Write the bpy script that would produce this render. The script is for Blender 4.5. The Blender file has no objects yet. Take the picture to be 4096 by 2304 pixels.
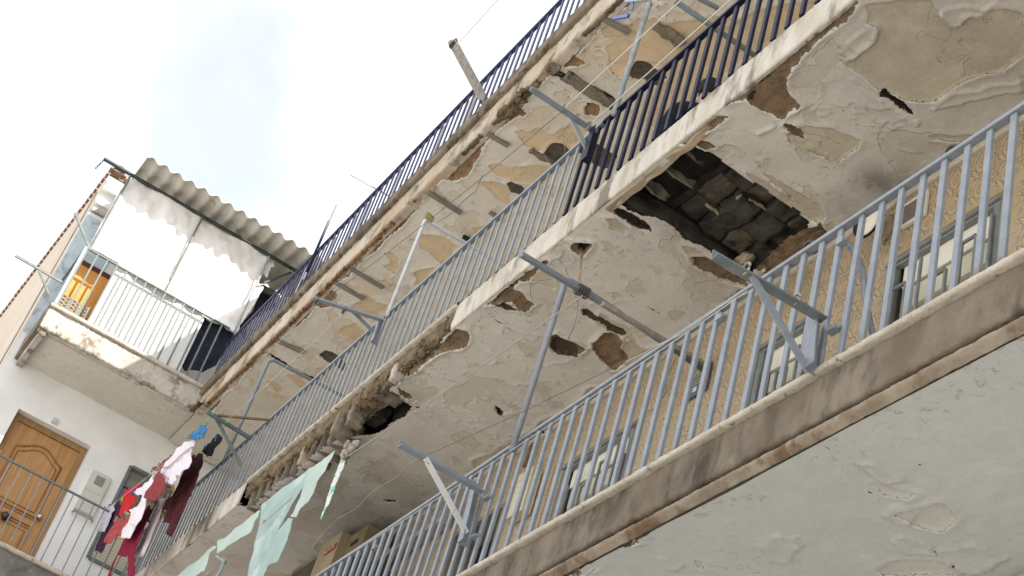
import bpy, bmesh, math, random
import numpy as np
from mathutils import Vector, Matrix
random.seed(7)
C = bpy.context.scene
COL = C.collection
rad = math.radians

# ------------------------------------------------------------------ camera, sky, sun, exposure
R = np.array([[0.51667842, 0.81864491, 0.25072678],
              [-0.419811, 0.49746072, -0.7591387],
              [-0.74619175, 0.28697273, 0.60070335]])      # rows: image right, image down, view axis
F = 6308.93
cam_d = bpy.data.cameras.new('camera')
cam = bpy.data.objects.new('camera', cam_d)
COL.objects.link(cam)
cam_d.sensor_width = 36.0
cam_d.lens = F / 4096 * 36.0
cam_d.clip_start = 0.05
cam_d.clip_end = 3000
m = Matrix.Identity(4)
for i in range(3):
    m[i][0] = R[0][i]; m[i][1] = -R[1][i]; m[i][2] = -R[2][i]
cam.matrix_world = m
C.camera = cam

SUN = Vector((1.0, 0.60, 1.0)).normalized()                # towards the sun
sd = bpy.data.lights.new('sun', 'SUN')
sd.energy = 4.6
sd.angle = rad(0.53)
sd.color = (1.0, 0.96, 0.89)
so = bpy.data.objects.new('sun', sd)
COL.objects.link(so)
so.location = (20, 12, 40)
so.rotation_euler = (-SUN).to_track_quat('-Z', 'Y').to_euler()

W = bpy.data.worlds.new('World')
C.world = W
W.use_nodes = True
wt = W.node_tree
for n in list(wt.nodes): wt.nodes.remove(n)
w_out = wt.nodes.new('ShaderNodeOutputWorld')
w_bg = wt.nodes.new('ShaderNodeBackground')
w_sky = wt.nodes.new('ShaderNodeTexSky')
w_sky.sky_type = 'NISHITA'
w_sky.sun_disc = False
w_sky.sun_elevation = math.asin(SUN.z)
w_sky.sun_rotation = math.atan2(SUN.x, SUN.y)
w_sky.dust_density = 2.0
w_tc = wt.nodes.new('ShaderNodeTexCoord')
w_n = wt.nodes.new('ShaderNodeTexNoise')
w_n.inputs['Scale'].default_value = 3.2
w_n.inputs['Detail'].default_value = 6
w_n.inputs['Roughness'].default_value = 0.55
w_n.inputs['Distortion'].default_value = 0.4
w_r = wt.nodes.new('ShaderNodeMapRange')
w_r.interpolation_type = 'SMOOTHSTEP'
w_r.inputs['From Min'].default_value = 0.33
w_r.inputs['From Max'].default_value = 0.68
w_r.inputs['To Min'].default_value = 0.36
w_r.inputs['To Max'].default_value = 0.90
w_mix = wt.nodes.new('ShaderNodeMix')
w_mix.data_type = 'RGBA'
w_mix.inputs['B'].default_value = (10.8, 10.9, 11.0, 1)    # sunlit thin cloud
w_bg.inputs['Strength'].default_value = 0.10
wt.links.new(w_tc.outputs['Generated'], w_n.inputs['Vector'])
wt.links.new(w_n.outputs['Fac'], w_r.inputs['Value'])
wt.links.new(w_r.outputs['Result'], w_mix.inputs['Factor'])
wt.links.new(w_sky.outputs['Color'], w_mix.inputs['A'])
wt.links.new(w_mix.outputs['Result'], w_bg.inputs['Color'])
wt.links.new(w_bg.outputs['Background'], w_out.inputs['Surface'])

vs = C.view_settings
vs.view_transform = 'Standard'
vs.look = 'None'
vs.gamma = 1
vs.use_curve_mapping = False
vs.exposure = 1.0
C.cycles.max_bounces = 8
C.cycles.diffuse_bounces = 5
C.cycles.use_denoising = True

# ------------------------------------------------------------------ photo measurements -> places in the building
def crop(ox, oy, s):
    return lambda x, y: (ox + x * s, oy + y * s)
S_ = 1024 / 2576
cA = crop(1800, 1728, S_); cB = crop(2500, 1152, S_); cC = crop(3072, 500, S_); cD = crop(2500, 0, S_)
cE = crop(1024, 700, S_); cF = crop(500, 1728, S_); cG = crop(0, 1728, S_); cH = crop(3072, 1728, S_)
r1 = crop(0, 500, 1400 / 2536); r2 = crop(0, 1250, 1400 / 1925); r3 = crop(1000, 1100, 1100 / 2277)
r4 = crop(1700, 0, 1100 / 2277); r5 = crop(2000, 500, 1300 / 2355); r6 = crop(2800, 300, 1296 / 1878)
r7 = crop(2600, 900, 1496 / 2576); r8 = crop(1200, 1500, 1400 / 2523)
k1 = crop(1200, 1250, 800 / 2576); k2 = crop(1900, 950, 800 / 2576); k3 = crop(3300, 0, 796 / 2575)
k4 = crop(600, 1150, 600 / 2576); k5 = crop(900, 1000, 400 / 2576); k6 = crop(0, 600, 760 / 2576)
k7 = crop(2400, 0, 500 / 2576); k8 = crop(1250, 2000, 750 / 2576); k9 = crop(3500, 900, 596 / 2576)
dd = crop(0, 0, 4096 / 2576)
def ray(p):
    q = np.array([(p[0] - 2048) / F, (p[1] - 1152) / F, 1.0])
    return R.T @ q
def on_x(p, x): w = ray(p); return Vector(w * (x / w[0]))
def on_y(p, y): w = ray(p); return Vector(w * (y / w[1]))
def on_z(p, z): w = ray(p); return Vector(w * (z / w[2]))

Y0, YF = 3.10, 4.31                   # gallery edge, facade
XW, XWW = -16.95, -17.95              # wing gallery edge, wing wall
Z1, Z2, Z3 = 4.005, 6.86, 9.82        # gallery floors
U1, U2, U3 = 3.66, 6.61, 9.41         # undersides

# ------------------------------------------------------------------ object helpers
WL = {}
def tag(o, label=None, cat=None, group=None, kind=None):
    if label: o['label'] = label
    if cat: o['category'] = cat
    if group: o['group'] = group
    if kind: o['kind'] = kind
    return o
def empty(name, loc, label, cat, group=None):
    o = bpy.data.objects.new(name, None)
    COL.objects.link(o)
    o.empty_display_size = 0.2
    o.location = loc
    WL[o.name] = Vector(loc)
    return tag(o, label, cat, group)
def put(name, me, parent=None, loc=(0, 0, 0)):
    o = bpy.data.objects.new(name, me)
    COL.objects.link(o)
    loc = Vector(loc)
    WL[o.name] = loc.copy()
    if parent is not None:
        o.parent = parent
        loc = loc - WL[parent.name]
    o.location = loc
    return o
def dup(root, loc, label=None):
    c = root.copy(); COL.objects.link(c); c.location = loc; WL[c.name] = Vector(loc)
    if label: c['label'] = label
    for ch in list(root.children):
        d = ch.copy(); COL.objects.link(d); d.parent = c
        for g in list(ch.children):
            e = g.copy(); COL.objects.link(e); e.parent = d
    return c

class MB:
    def __init__(s): s.v = []; s.f = []
    def add(s, v, f):
        k = len(s.v); s.v += [tuple(a) for a in v]; s.f += [tuple(i + k for i in q) for q in f]; return s
    def box(s, x0, x1, y0, y1, z0, z1):
        v = [(x, y, z) for z in (z0, z1) for y in (y0, y1) for x in (x0, x1)]
        return s.add(v, [(0, 2, 3, 1), (4, 5, 7, 6), (0, 1, 5, 4), (2, 6, 7, 3), (0, 4, 6, 2), (1, 3, 7, 5)])
    def prism(s, p, q, prof, up=(0, 0, 1)):
        p = Vector(p); q = Vector(q); d = (q - p).normalized(); up = Vector(up)
        if abs(d.dot(up)) > 0.99: up = Vector((0, 1, 0))
        a = d.cross(up).normalized(); b = a.cross(d).normalized(); n = len(prof)
        v = [p + a * u + b * w for u, w in prof] + [q + a * u + b * w for u, w in prof]
        f = [(i, (i + 1) % n, n + (i + 1) % n, n + i) for i in range(n)]
        return s.add(v, f + [tuple(reversed(range(n))), tuple(range(n, 2 * n))])
    def bar(s, p, q, w, h, up=(0, 0, 1)):
        c = min(w, h) * 0.12
        w /= 2; h /= 2
        return s.prism(p, q, [(-w + c, -h), (w - c, -h), (w, -h + c), (w, h - c), (w - c, h), (-w + c, h), (-w, h - c), (-w, -h + c)], up)
    def angle(s, p, q, w, t, up=(0, 0, 1), flip=1):
        pr = [(-w / 2, -w / 2), (w / 2, -w / 2), (w / 2, -w / 2 + t), (-w / 2 + t, -w / 2 + t), (-w / 2 + t, w / 2), (-w / 2, w / 2)]
        pr = [(a * flip, b) for a, b in pr]
        if flip < 0: pr = pr[::-1]
        return s.prism(p, q, pr, up)
    def tube(s, pts, r, n=8):
        pts = [Vector(p) for p in pts]; k = len(s.v); m_ = len(pts); prev = None
        for i, p in enumerate(pts):
            d = (pts[min(i + 1, m_ - 1)] - pts[max(i - 1, 0)]).normalized()
            if prev is None:
                u = Vector((0, 0, 1)) if abs(d.z) < 0.9 else Vector((1, 0, 0))
                a = d.cross(u).normalized()
            else:
                a = (prev - d * prev.dot(d)).normalized()
            prev = a; b = d.cross(a)
            rr = r[i] if isinstance(r, (list, tuple)) else r
            for j in range(n):
                t = 2 * math.pi * j / n
                s.v.append(tuple(p + (a * math.cos(t) + b * math.sin(t)) * rr))
        for i in range(m_ - 1):
            for j in range(n):
                s.f.append((k + i * n + j, k + i * n + (j + 1) % n, k + (i + 1) * n + (j + 1) % n, k + (i + 1) * n + j))
        s.f.append(tuple(k + j for j in reversed(range(n))))
        s.f.append(tuple(k + (m_ - 1) * n + j for j in range(n)))
        return s
    def mesh(s, name, mat, smooth=False):
        me = bpy.data.meshes.new(name)
        me.from_pydata(s.v, [], s.f)
        if mat: me.materials.append(mat)
        bm = bmesh.new(); bm.from_mesh(me); bmesh.ops.recalc_face_normals(bm, faces=bm.faces); bm.to_mesh(me); bm.free()
        if smooth: me.polygons.foreach_set('use_smooth', [True] * len(me.polygons))
        return me
    def build(s, name, mat, parent=None, smooth=False):
        return put(name, s.mesh(name, mat, smooth), parent)
def sag(p, q, drop, n=14):
    p = Vector(p); q = Vector(q)
    return [p.lerp(q, i / n) + Vector((0, 0, -drop * 4 * (i / n) * (1 - i / n))) for i in range(n + 1)]

# ------------------------------------------------------------------ numpy noise
def vnoise(x, y, seed=0):
    xi = np.floor(x).astype(np.int64); yi = np.floor(y).astype(np.int64)
    fx = x - xi; fy = y - yi
    fx = fx * fx * (3 - 2 * fx); fy = fy * fy * (3 - 2 * fy)
    def h(a, b):
        n = (a * 374761393 + b * 668265263 + seed * 974711) & 0x7fffffff
        n = ((n ^ (n >> 13)) * 1274126177) & 0x7fffffff
        return ((n ^ (n >> 16)) & 0xffff) / 65535.0
    return (h(xi, yi) * (1 - fx) + h(xi + 1, yi) * fx) * (1 - fy) + (h(xi, yi + 1) * (1 - fx) + h(xi + 1, yi + 1) * fx) * fy
def fbm(x, y, sc, octv=4, seed=0):
    t = 0; a = 1; n = 0
    for i in range(octv):
        t = t + a * (vnoise(x * sc, y * sc, seed + i * 17) * 2 - 1); n += a; a *= 0.5; sc *= 2.03
    return t / n
def poly_sd(px, py, poly):
    P = np.array(poly, float); n = len(P)
    d = np.full(px.shape, 1e9); ins = np.zeros(px.shape, bool)
    for i in range(n):
        a = P[i]; b = P[(i + 1) % n]; e = b - a
        t = np.clip(((px - a[0]) * e[0] + (py - a[1]) * e[1]) / max(e @ e, 1e-12), 0, 1)
        d = np.minimum(d, (px - a[0] - t * e[0]) ** 2 + (py - a[1] - t * e[1]) ** 2)
        c = ((a[1] > py) != (b[1] > py))
        if abs(e[1]) > 1e-12:
            ins ^= c & (px < (py - a[1]) / e[1] * e[0] + a[0])
    d = np.sqrt(d)
    return np.where(ins, -d, d)
def line_sd(px, py, pts):
    d = np.full(px.shape, 1e9)
    for a, b in zip(pts[:-1], pts[1:]):
        e = (b[0] - a[0], b[1] - a[1])
        t = np.clip(((px - a[0]) * e[0] + (py - a[1]) * e[1]) / max(e[0] ** 2 + e[1] ** 2, 1e-12), 0, 1)
        d = np.minimum(d, np.hypot(px - a[0] - t * e[0], py - a[1] - t * e[1]))
    return d
def sstep(a, b, x):
    t = np.clip((x - a) / (b - a), 0, 1); return t * t * (3 - 2 * t)
def grid_faces(nx, ny, keep=None):
    i = np.arange(nx - 1)[:, None] * ny + np.arange(ny - 1)[None, :]
    q = np.stack([i, i + ny, i + ny + 1, i + 1], -1).reshape(-1, 4)
    return q if keep is None else q[keep.reshape(-1)]
def np_mesh(name, V, Q, mat, smooth=True):
    used = np.unique(Q); mp = np.full(len(V), -1); mp[used] = np.arange(len(used)); V = V[used]; Q = mp[Q]
    me = bpy.data.meshes.new(name)
    me.vertices.add(len(V)); me.vertices.foreach_set('co', V.astype(np.float32).ravel())
    me.loops.add(Q.size); me.loops.foreach_set('vertex_index', Q.astype(np.int32).ravel())
    me.polygons.add(len(Q)); me.polygons.foreach_set('loop_start', np.arange(0, Q.size, 4, dtype=np.int32))
    me.update(calc_edges=True); me.validate()
    me.polygons.foreach_set('use_smooth', [smooth] * len(Q))
    if mat: me.materials.append(mat)
    return me, used
def cloth(name, pts3, mat, axis=1, res=0.012, fold=0.012, fdir=(1, 0), thick=0.004, seed=0, fsc=14, parent=None, bulge=0.0, edge=0.006):
    """A draped sheet whose outline is pts3, lying about a plane of constant axis; folds run across fdir."""
    P = np.array([tuple(p) for p in pts3]); oth = [a for a in range(3) if a != axis]
    p2 = P[:, oth]; lo = p2.min(0) - res; hi = p2.max(0) + res
    us = np.arange(lo[0], hi[0] + res, res); vs_ = np.arange(lo[1], hi[1] + res, res)
    U, Vv = np.meshgrid(us, vs_, indexing='ij')
    wu = U + edge * fbm(U, Vv, 22, 2, seed + 5); wv = Vv + edge * fbm(U, Vv, 22, 2, seed + 9)
    s = poly_sd(wu, wv, p2)
    cs = (s[:-1, :-1] + s[1:, :-1] + s[:-1, 1:] + s[1:, 1:]) / 4
    Q = grid_faces(len(us), len(vs_), cs < 0)
    out = s > 0
    e = res * 0.5                                           # pull the rim onto the outline
    gx = (poly_sd(wu + e, wv, p2) - poly_sd(wu - e, wv, p2)) / (2 * e); gy = (poly_sd(wu, wv + e, p2) - poly_sd(wu, wv - e, p2)) / (2 * e)
    U2_ = np.where(np.abs(s) < res * 1.1, U - gx * s * (out | (s > -res * .7)), U); V2_ = np.where(np.abs(s) < res * 1.1, Vv - gy * s * (out | (s > -res * .7)), Vv)
    t = U * fdir[0] + Vv * fdir[1]
    w = P[:, axis].mean() if np.ptp(P[:, axis]) < 1e-4 else None
    if w is None:
        A = np.c_[p2, np.ones(len(p2))]; k = np.linalg.lstsq(A, P[:, axis], rcond=None)[0]; base = U * k[0] + Vv * k[1] + k[2]
    else: base = w
    d = base + fold * np.sin(t * fsc + 3 * fbm(U, Vv, 4, 3, seed)) + fold * 0.8 * fbm(U, Vv, 9, 3, seed + 2) + bulge * sstep(0, 0.12, -s)
    co = np.zeros(U.shape + (3,)); co[..., oth[0]] = U2_; co[..., oth[1]] = V2_; co[..., axis] = d
    me, _ = np_mesh(name, co.reshape(-1, 3), Q, mat)
    o = put(name, me, parent)
    md = o.modifiers.new('thickness', 'SOLIDIFY'); md.thickness = thick; md.offset = 0
    return o

# ------------------------------------------------------------------ materials
def nodes(name):
    mt = bpy.data.materials.new(name); mt.use_nodes = True; nt = mt.node_tree
    return mt, nt, nt.nodes['Principled BSDF']
def nn(nt, t, **kw):
    n = nt.nodes.new(t)
    for k, v in kw.items():
        if k in n.inputs.keys(): n.inputs[k].default_value = v
        else: setattr(n, k, v)
    return n
def noise(nt, vec, scale, detail=4, rough=0.55, stretch=None, dist=0.0):
    if stretch:
        mp = nn(nt, 'ShaderNodeMapping'); mp.inputs['Scale'].default_value = stretch; nt.links.new(vec, mp.inputs['Vector']); vec = mp.outputs['Vector']
    n = nn(nt, 'ShaderNodeTexNoise'); n.inputs['Scale'].default_value = scale; n.inputs['Detail'].default_value = detail
    n.inputs['Roughness'].default_value = rough; n.inputs['Distortion'].default_value = dist
    nt.links.new(vec, n.inputs['Vector']); return n.outputs['Fac']
def rng(nt, val, a, b, c=0.0, d=1.0, smooth=True):
    r = nn(nt, 'ShaderNodeMapRange'); r.interpolation_type = 'SMOOTHSTEP' if smooth else 'LINEAR'
    r.inputs['From Min'].default_value = a; r.inputs['From Max'].default_value = b; r.inputs['To Min'].default_value = c; r.inputs['To Max'].default_value = d
    nt.links.new(val, r.inputs['Value']); return r.outputs['Result']
def mth(nt, op, a, b=None):
    n = nn(nt, 'ShaderNodeMath'); n.operation = op
    for i, x in enumerate((a, b)):
        if x is None: continue
        if isinstance(x, (int, float)): n.inputs[i].default_value = x
        else: nt.links.new(x, n.inputs[i])
    return n.outputs[0]
def mixc(nt, fac, a, b):
    n = nn(nt, 'ShaderNodeMix'); n.data_type = 'RGBA'
    if isinstance(fac, (int, float)): n.inputs['Factor'].default_value = fac
    else: nt.links.new(fac, n.inputs['Factor'])
    for k, x in (('A', a), ('B', b)):
        if isinstance(x, tuple): n.inputs[k].default_value = tuple(x) + (1,) if len(x) == 3 else x
        else: nt.links.new(x, n.inputs[k])
    return n.outputs['Result']
def pos(nt): return nn(nt, 'ShaderNodeNewGeometry').outputs['Position']
def objc(nt): return nn(nt, 'ShaderNodeTexCoord').outputs['Object']
def bump(nt, bs, h, dist=1.0, strength=1.0):
    b = nn(nt, 'ShaderNodeBump'); b.inputs['Distance'].default_value = dist; b.inputs['Strength'].default_value = strength
    nt.links.new(h, b.inputs['Height']); nt.links.new(b.outputs['Normal'], bs.inputs['Normal'])
def pmat(name, c1, c2, scale=8, rough=0.8, bmp=0.002, bscale=60, stretch=None, c3=None, s3=3.0, t3=(0.55, 0.7), metal=0.0, st3=None, spec=0.3, t12=(0.3, 0.7)):
    mt, nt, bs = nodes(name); p = pos(nt)
    col = mixc(nt, rng(nt, noise(nt, p, scale, 5, 0.6, stretch), *t12), c1, c2)
    if c3: col = mixc(nt, rng(nt, noise(nt, p, s3, 6, 0.65, st3), *t3), col, c3)
    nt.links.new(col, bs.inputs['Base Color'])
    bs.inputs['Roughness'].default_value = rough; bs.inputs['Metallic'].default_value = metal
    bs.inputs['Specular IOR Level'].default_value = spec
    if bmp: bump(nt, bs, mth(nt, 'MULTIPLY', noise(nt, p, bscale, 5, 0.65, stretch if stretch and max(stretch) > 1 else None), bmp))
    return mt

M = {}
M['grey_paint'] = pmat('grey_paint', (.175, .196, .222), (.225, .248, .276), 14, .42, .0008, 160, c3=(.15, .09, .055), s3=22, t3=(.655, .70), spec=.5)
M['grey_dark_paint'] = pmat('grey_dark_paint', (.10, .12, .125), (.15, .17, .175), 14, .45, .001, 120, c3=(.16, .08, .04), s3=20, t3=(.66, .72), spec=.5)
M['green_grey_paint'] = pmat('green_grey_paint', (.10, .125, .11), (.15, .175, .155), 14, .45, .001, 120, c3=(.15, .08, .04), s3=20, t3=(.66, .74), spec=.5)
M['navy_paint'] = pmat('navy_paint', (.006, .007, .022), (.012, .013, .034), 14, .5, .0006, 160, spec=.22)
M['white_paint'] = pmat('white_paint', (.62, .60, .58), (.74, .72, .70), 9, .6, .002, 80, c3=(.30, .25, .22), s3=24, t3=(.62, .7))
M['galv'] = pmat('galv', (.24, .265, .29), (.33, .355, .38), 18, .4, .0006, 150, spec=.5)
M['white_metal'] = pmat('white_metal', (.50, .52, .55), (.60, .62, .65), 10, .35, .0005, 100, spec=.5)
M['rusty_white'] = pmat('rusty_white', (.50, .51, .50), (.60, .61, .60), 10, .5, .001, 100, c3=(.22, .10, .05), s3=11, t3=(.60, .66), spec=.4)
M['fascia'] = pmat('fascia', (.47, .42, .34), (.62, .58, .52), 4.5, .92, .010, 45, stretch=(1, 1, .4), c3=(.21, .175, .14), s3=3.0, t3=(.47, .64), st3=(1.5, 1, .5))
M['fascia_brown'] = pmat('fascia_brown', (.14, .108, .078), (.235, .195, .15), 3.4, .95, .012, 40, stretch=(1, 1, .6), c3=(.055, .042, .031), s3=3.4, t3=(.46, .72), st3=(1.5, 1, .6))
M['fascia_top'] = pmat('fascia_top', (.44, .34, .24), (.55, .49, .41), 2.2, .92, .010, 45, stretch=(1, 1, .5), c3=(.17, .13, .085), s3=3.2, t3=(.47, .66))
M['cap_light'] = pmat('cap_light', (.43, .38, .305), (.54, .49, .41), 9, .92, .008, 60, c3=(.17, .135, .10), s3=15, t3=(.58, .70))
M['cap_dark'] = pmat('cap_dark', (.095, .072, .05), (.235, .185, .13), 5, .95, .010, 30, c3=(.05, .04, .03), s3=8, t3=(.55, .68))
M['drip'] = pmat('drip', (.22, .175, .125), (.33, .28, .215), 6, .92, .006, 60, c3=(.15, .095, .058), s3=5.0, t3=(.46, .64))
M['earth'] = pmat('earth', (.125, .092, .052), (.235, .18, .112), 9, .95, .018, 30, c3=(.06, .045, .03), s3=7, t3=(.52, .66))
M['earth_light'] = pmat('earth_light', (.34, .26, .17), (.44, .37, .27), 9, .95, .012, 26, c3=(.16, .11, .07), s3=8, t3=(.56, .7))
M['soot_block'] = pmat('soot_block', (.028, .025, .021), (.078, .071, .058), 7, .95, .012, 38, c3=(.18, .17, .15), s3=9, t3=(.66, .74))
M['block'] = pmat('block', (.13, .115, .095), (.21, .185, .15), 8, .95, .012, 38, c3=(.06, .05, .04), s3=6, t3=(.55, .7))
M['block_grime'] = pmat('block_grime', (.062, .053, .040), (.125, .108, .082), 9, .95, .012, 45, c3=(.02, .02, .018), s3=6, t3=(.5, .65))
M['grille'] = pmat('grille', (.13, .145, .14), (.19, .205, .20), 10, .45, .0008, 80, spec=.4)
M['edge_rust'] = pmat('edge_rust', (.22, .12, .055), (.36, .225, .12), 8, .95, .015, 34, c3=(.07, .045, .025), s3=9, t3=(.52, .64))
M['blue_paint'] = pmat('blue_paint', (.028, .033, .085), (.042, .048, .11), 14, .45, .0006, 160, spec=.35)  # navy paint, with sky flare painted in as a bluer tone
M['blue_panel'] = pmat('blue_panel', (.42, .50, .55), (.52, .60, .65), 5, .8, .003, 60, c3=(.30, .36, .40), s3=6, t3=(.52, .66))
M['soot'] = pmat('soot', (.012, .011, .010), (.03, .028, .024), 7, .95, .012, 30)  # soot colour with the shade of the voids painted in
M['mortar'] = pmat('mortar', (.27, .21, .14), (.36, .29, .20), 20, .95, .010, 50)
M['rust_wood'] = pmat('rust_wood', (.12, .070, .040), (.23, .15, .09), 6, .9, .01, 30, stretch=(4, .6, 4))
M['white_wall'] = pmat('white_wall', (.70, .695, .68), (.79, .785, .77), 2.0, .9, .004, 22, c3=(.42, .39, .34), s3=5, t3=(.68, .80))
M['peach'] = pmat('peach', (.54, .455, .365), (.61, .52, .425), 1.2, .9, .003, 30, c3=(.45, .36, .28), s3=2, t3=(.6, .8), st3=(1, 1, .3))
M['wing_fascia'] = pmat('wing_fascia', (.40, .365, .31), (.53, .49, .43), 3.5, .92, .010, 40, c3=(.19, .16, .13), s3=4.5, t3=(.50, .64))
M['grey_fascia'] = pmat('grey_fascia', (.10, .095, .085), (.20, .19, .17), 4, .95, .010, 26, c3=(.34, .32, .28), s3=5, t3=(.62, .72))
M['wall_shade'] = pmat('wall_shade', (.46, .42, .37), (.54, .50, .45), 2, .9, .004, 26)  # even beige for walls and slab bodies
M['maroon_wall'] = pmat('maroon_wall', (.24, .15, .11), (.30, .20, .15), 3, .85, .003, 40)
M['lath'] = pmat('lath', (.20, .175, .15), (.30, .27, .235), 5, .9, .006, 30, stretch=(12, .8, 12), c3=(.07, .06, .05), s3=6, t3=(.58, .72), st3=(10, .8, 10))
M['stub'] = pmat('stub', (.17, .14, .10), (.28, .24, .18), 8, .95, .015, 30, c3=(.07, .055, .04), s3=8, t3=(.52, .66))
M['concrete'] = pmat('concrete', (.15, .13, .105), (.21, .185, .15), 14, .95, .006, 60, c3=(.27, .24, .20), s3=40, t3=(.62, .7))
M['old_wood'] = pmat('old_wood', (.27, .245, .22), (.45, .415, .375), 5, .85, .006, 30, stretch=(12, 12, .9), c3=(.08, .07, .06), s3=5, t3=(.58, .70), st3=(14, 14, .8))
M['fibre'] = pmat('fibre', (.40, .375, .33), (.50, .47, .42), 3, .85, .003, 40, c3=(.20, .18, .15), s3=4, t3=(.62, .78))
M['green_steel'] = pmat('green_steel', (.02, .030, .026), (.045, .058, .05), 10, .5, .001, 80, spec=.4)
M['canvas'] = pmat('canvas', (.68, .655, .625), (.76, .74, .715), 1.8, .9, .001, 200, c3=(.58, .54, .50), s3=2.2, t3=(.55, .8))
M['orange'] = pmat('orange', (.56, .25, .06), (.64, .31, .085), 3, .7, .001, 60)
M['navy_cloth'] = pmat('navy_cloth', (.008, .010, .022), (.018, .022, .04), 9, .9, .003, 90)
M['door_wood'] = pmat('door_wood', (.34, .165, .045), (.43, .225, .068), 4, .42, .0015, 30, stretch=(8, 8, .7), c3=(.30, .13, .03), s3=3, t3=(.5, .75), st3=(9, 9, .6), spec=.5)
M['door_dark'] = pmat('door_dark', (.20, .09, .022), (.28, .13, .035), 4, .5, .0015, 30, stretch=(8, 8, .7), spec=.5)
M['frame_wood'] = pmat('frame_wood', (.24, .14, .055), (.33, .20, .08), 4, .6, .0015, 30, stretch=(8, 8, .7))
M['metal_dark'] = pmat('metal_dark', (.05, .045, .04), (.10, .09, .08), 20, .4, .001, 80, metal=.7, spec=.5)
M['brass'] = pmat('brass', (.45, .42, .38), (.55, .52, .48), 20, .3, .0005, 80, metal=.9, spec=.5)
M['meter'] = pmat('meter', (.50, .49, .44), (.56, .55, .50), 4, .5, .0008, 60, spec=.4)
M['meter_glass'] = pmat('meter_glass', (.17, .17, .14), (.23, .23, .19), 6, .15, 0, 10, spec=.6)
M['cream_plastic'] = pmat('cream_plastic', (.50, .46, .34), (.58, .54, .41), 3, .5, .0008, 60, spec=.4)
M['cream_light'] = pmat('cream_light', (.62, .58, .48), (.70, .66, .56), 3, .5, .0006, 60, spec=.4)
M['reveal'] = pmat('reveal', (.17, .15, .12), (.25, .22, .18), 5, .85, .003, 40)
M['dark_glass'] = pmat('dark_glass', (.012, .014, .014), (.03, .034, .034), 2, .12, 0, 10, spec=.6)
M['yellow'] = pmat('yellow', (.42, .27, .06), (.50, .33, .09), 6, .7, .001, 60)
M['maroon'] = pmat('maroon', (.07, .02, .018), (.11, .032, .028), 6, .7, .001, 60)
M['carton'] = pmat('carton', (.33, .26, .165), (.40, .325, .215), 3, .9, .001, 80)
M['carton_dark'] = pmat('carton_dark', (.20, .15, .085), (.26, .20, .12), 3, .9, .001, 80)
M['cabinet'] = pmat('cabinet', (.05, .042, .035), (.09, .075, .06), 3, .7, .001, 50)
M['red_print'] = pmat('red_print', (.30, .035, .025), (.38, .06, .045), 30, .8, .0005, 80)
M['white_print'] = pmat('white_print', (.62, .52, .46), (.68, .60, .54), 30, .8, 0)
M['sign_blue'] = pmat('sign_blue', (.085, .09, .14), (.12, .125, .18), 6, .5, .0005, 60)
M['sign_yellow'] = pmat('sign_yellow', (.45, .43, .09), (.52, .50, .12), 20, .6, 0)
M['sign_dull'] = pmat('sign_dull', (.26, .25, .13), (.30, .29, .16), 20, .6, 0)
M['sign_white'] = pmat('sign_white', (.75, .75, .75), (.8, .8, .8), 20, .6, 0)
M['rope'] = pmat('rope', (.30, .27, .23), (.38, .345, .30), 80, .9, .001, 200)
M['wire'] = pmat('wire', (.10, .09, .08), (.15, .14, .13), 80, .6, 0)
M['white_line'] = pmat('white_line', (.55, .52, .47), (.62, .59, .54), 80, .8, 0)
M['blue_plastic'] = pmat('blue_plastic', (.02, .06, .30), (.03, .09, .36), 8, .4, 0, spec=.5)
M['green_string'] = pmat('green_string', (.12, .60, .10), (.18, .70, .14), 60, .7, 0)
M['rag'] = pmat('rag', (.34, .31, .26), (.48, .44, .38), 30, .95, .006, 80, c3=(.14, .11, .08), s3=20, t3=(.5, .65))
M['black_plastic'] = pmat('black_plastic', (.010, .010, .010), (.018, .018, .018), 8, .5, 0)
M['clay'] = pmat('clay', (.20, .13, .09), (.30, .20, .14), 6, .9, .005, 40, c3=(.20, .15, .11), s3=6, t3=(.55, .7))
M['ground'] = pmat('ground', (.465, .445, .41), (.525, .505, .47), .6, .95, .01, 4, c3=(.24, .22, .20), s3=.2, t3=(.5, .7))
M['tarp'] = pmat('tarp', (.25, .345, .32), (.34, .435, .40), 3, .55, .002, 60, c3=(.46, .55, .50), s3=2.2, t3=(.50, .66), spec=.4)
M['tarp_pale'] = pmat('tarp_pale', (.36, .45, .40), (.46, .53, .47), 3, .6, .002, 60, c3=(.36, .50, .46), s3=4, t3=(.55, .7))
_nt = M['grey_paint'].node_tree; _bs = _nt.nodes['Principled BSDF']; _src = _bs.inputs['Base Color'].links[0].from_socket
_sp = nn(_nt, 'ShaderNodeSeparateXYZ'); _nt.links.new(objc(_nt), _sp.inputs[0])
_foot = mth(_nt, 'MULTIPLY', rng(_nt, mth(_nt, 'ADD', _sp.outputs['Z'], mth(_nt, 'MULTIPLY', noise(_nt, pos(_nt), 40, 4, .6), .12)), .13, .05), rng(_nt, noise(_nt, pos(_nt), 9, 2), .42, .6))
_nt.links.new(mixc(_nt, _foot, _src, (.16, .085, .045)), _bs.inputs['Base Color'])
def cloth_mat(k, c1, c2, sc=10): M[k] = pmat(k, c1, c2, sc, .9, .002, 110, spec=.15)
cloth_mat('c_blue', (.02, .10, .24), (.08, .24, .40), 30); cloth_mat('c_white', (.66, .60, .64), (.74, .69, .73)); cloth_mat('c_black', (.006, .006, .009), (.02, .02, .025), 50)
cloth_mat('c_maroon', (.040, .007, .010), (.075, .012, .016)); cloth_mat('c_brick', (.19, .03, .033), (.25, .045, .045)); cloth_mat('c_red', (.42, .012, .010), (.52, .025, .02))
cloth_mat('c_purple', (.035, .010, .035), (.06, .018, .055)); cloth_mat('c_coral', (.30, .04, .04), (.42, .10, .09), 14); cloth_mat('c_grey', (.40, .39, .45), (.52, .51, .57), 26)
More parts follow.
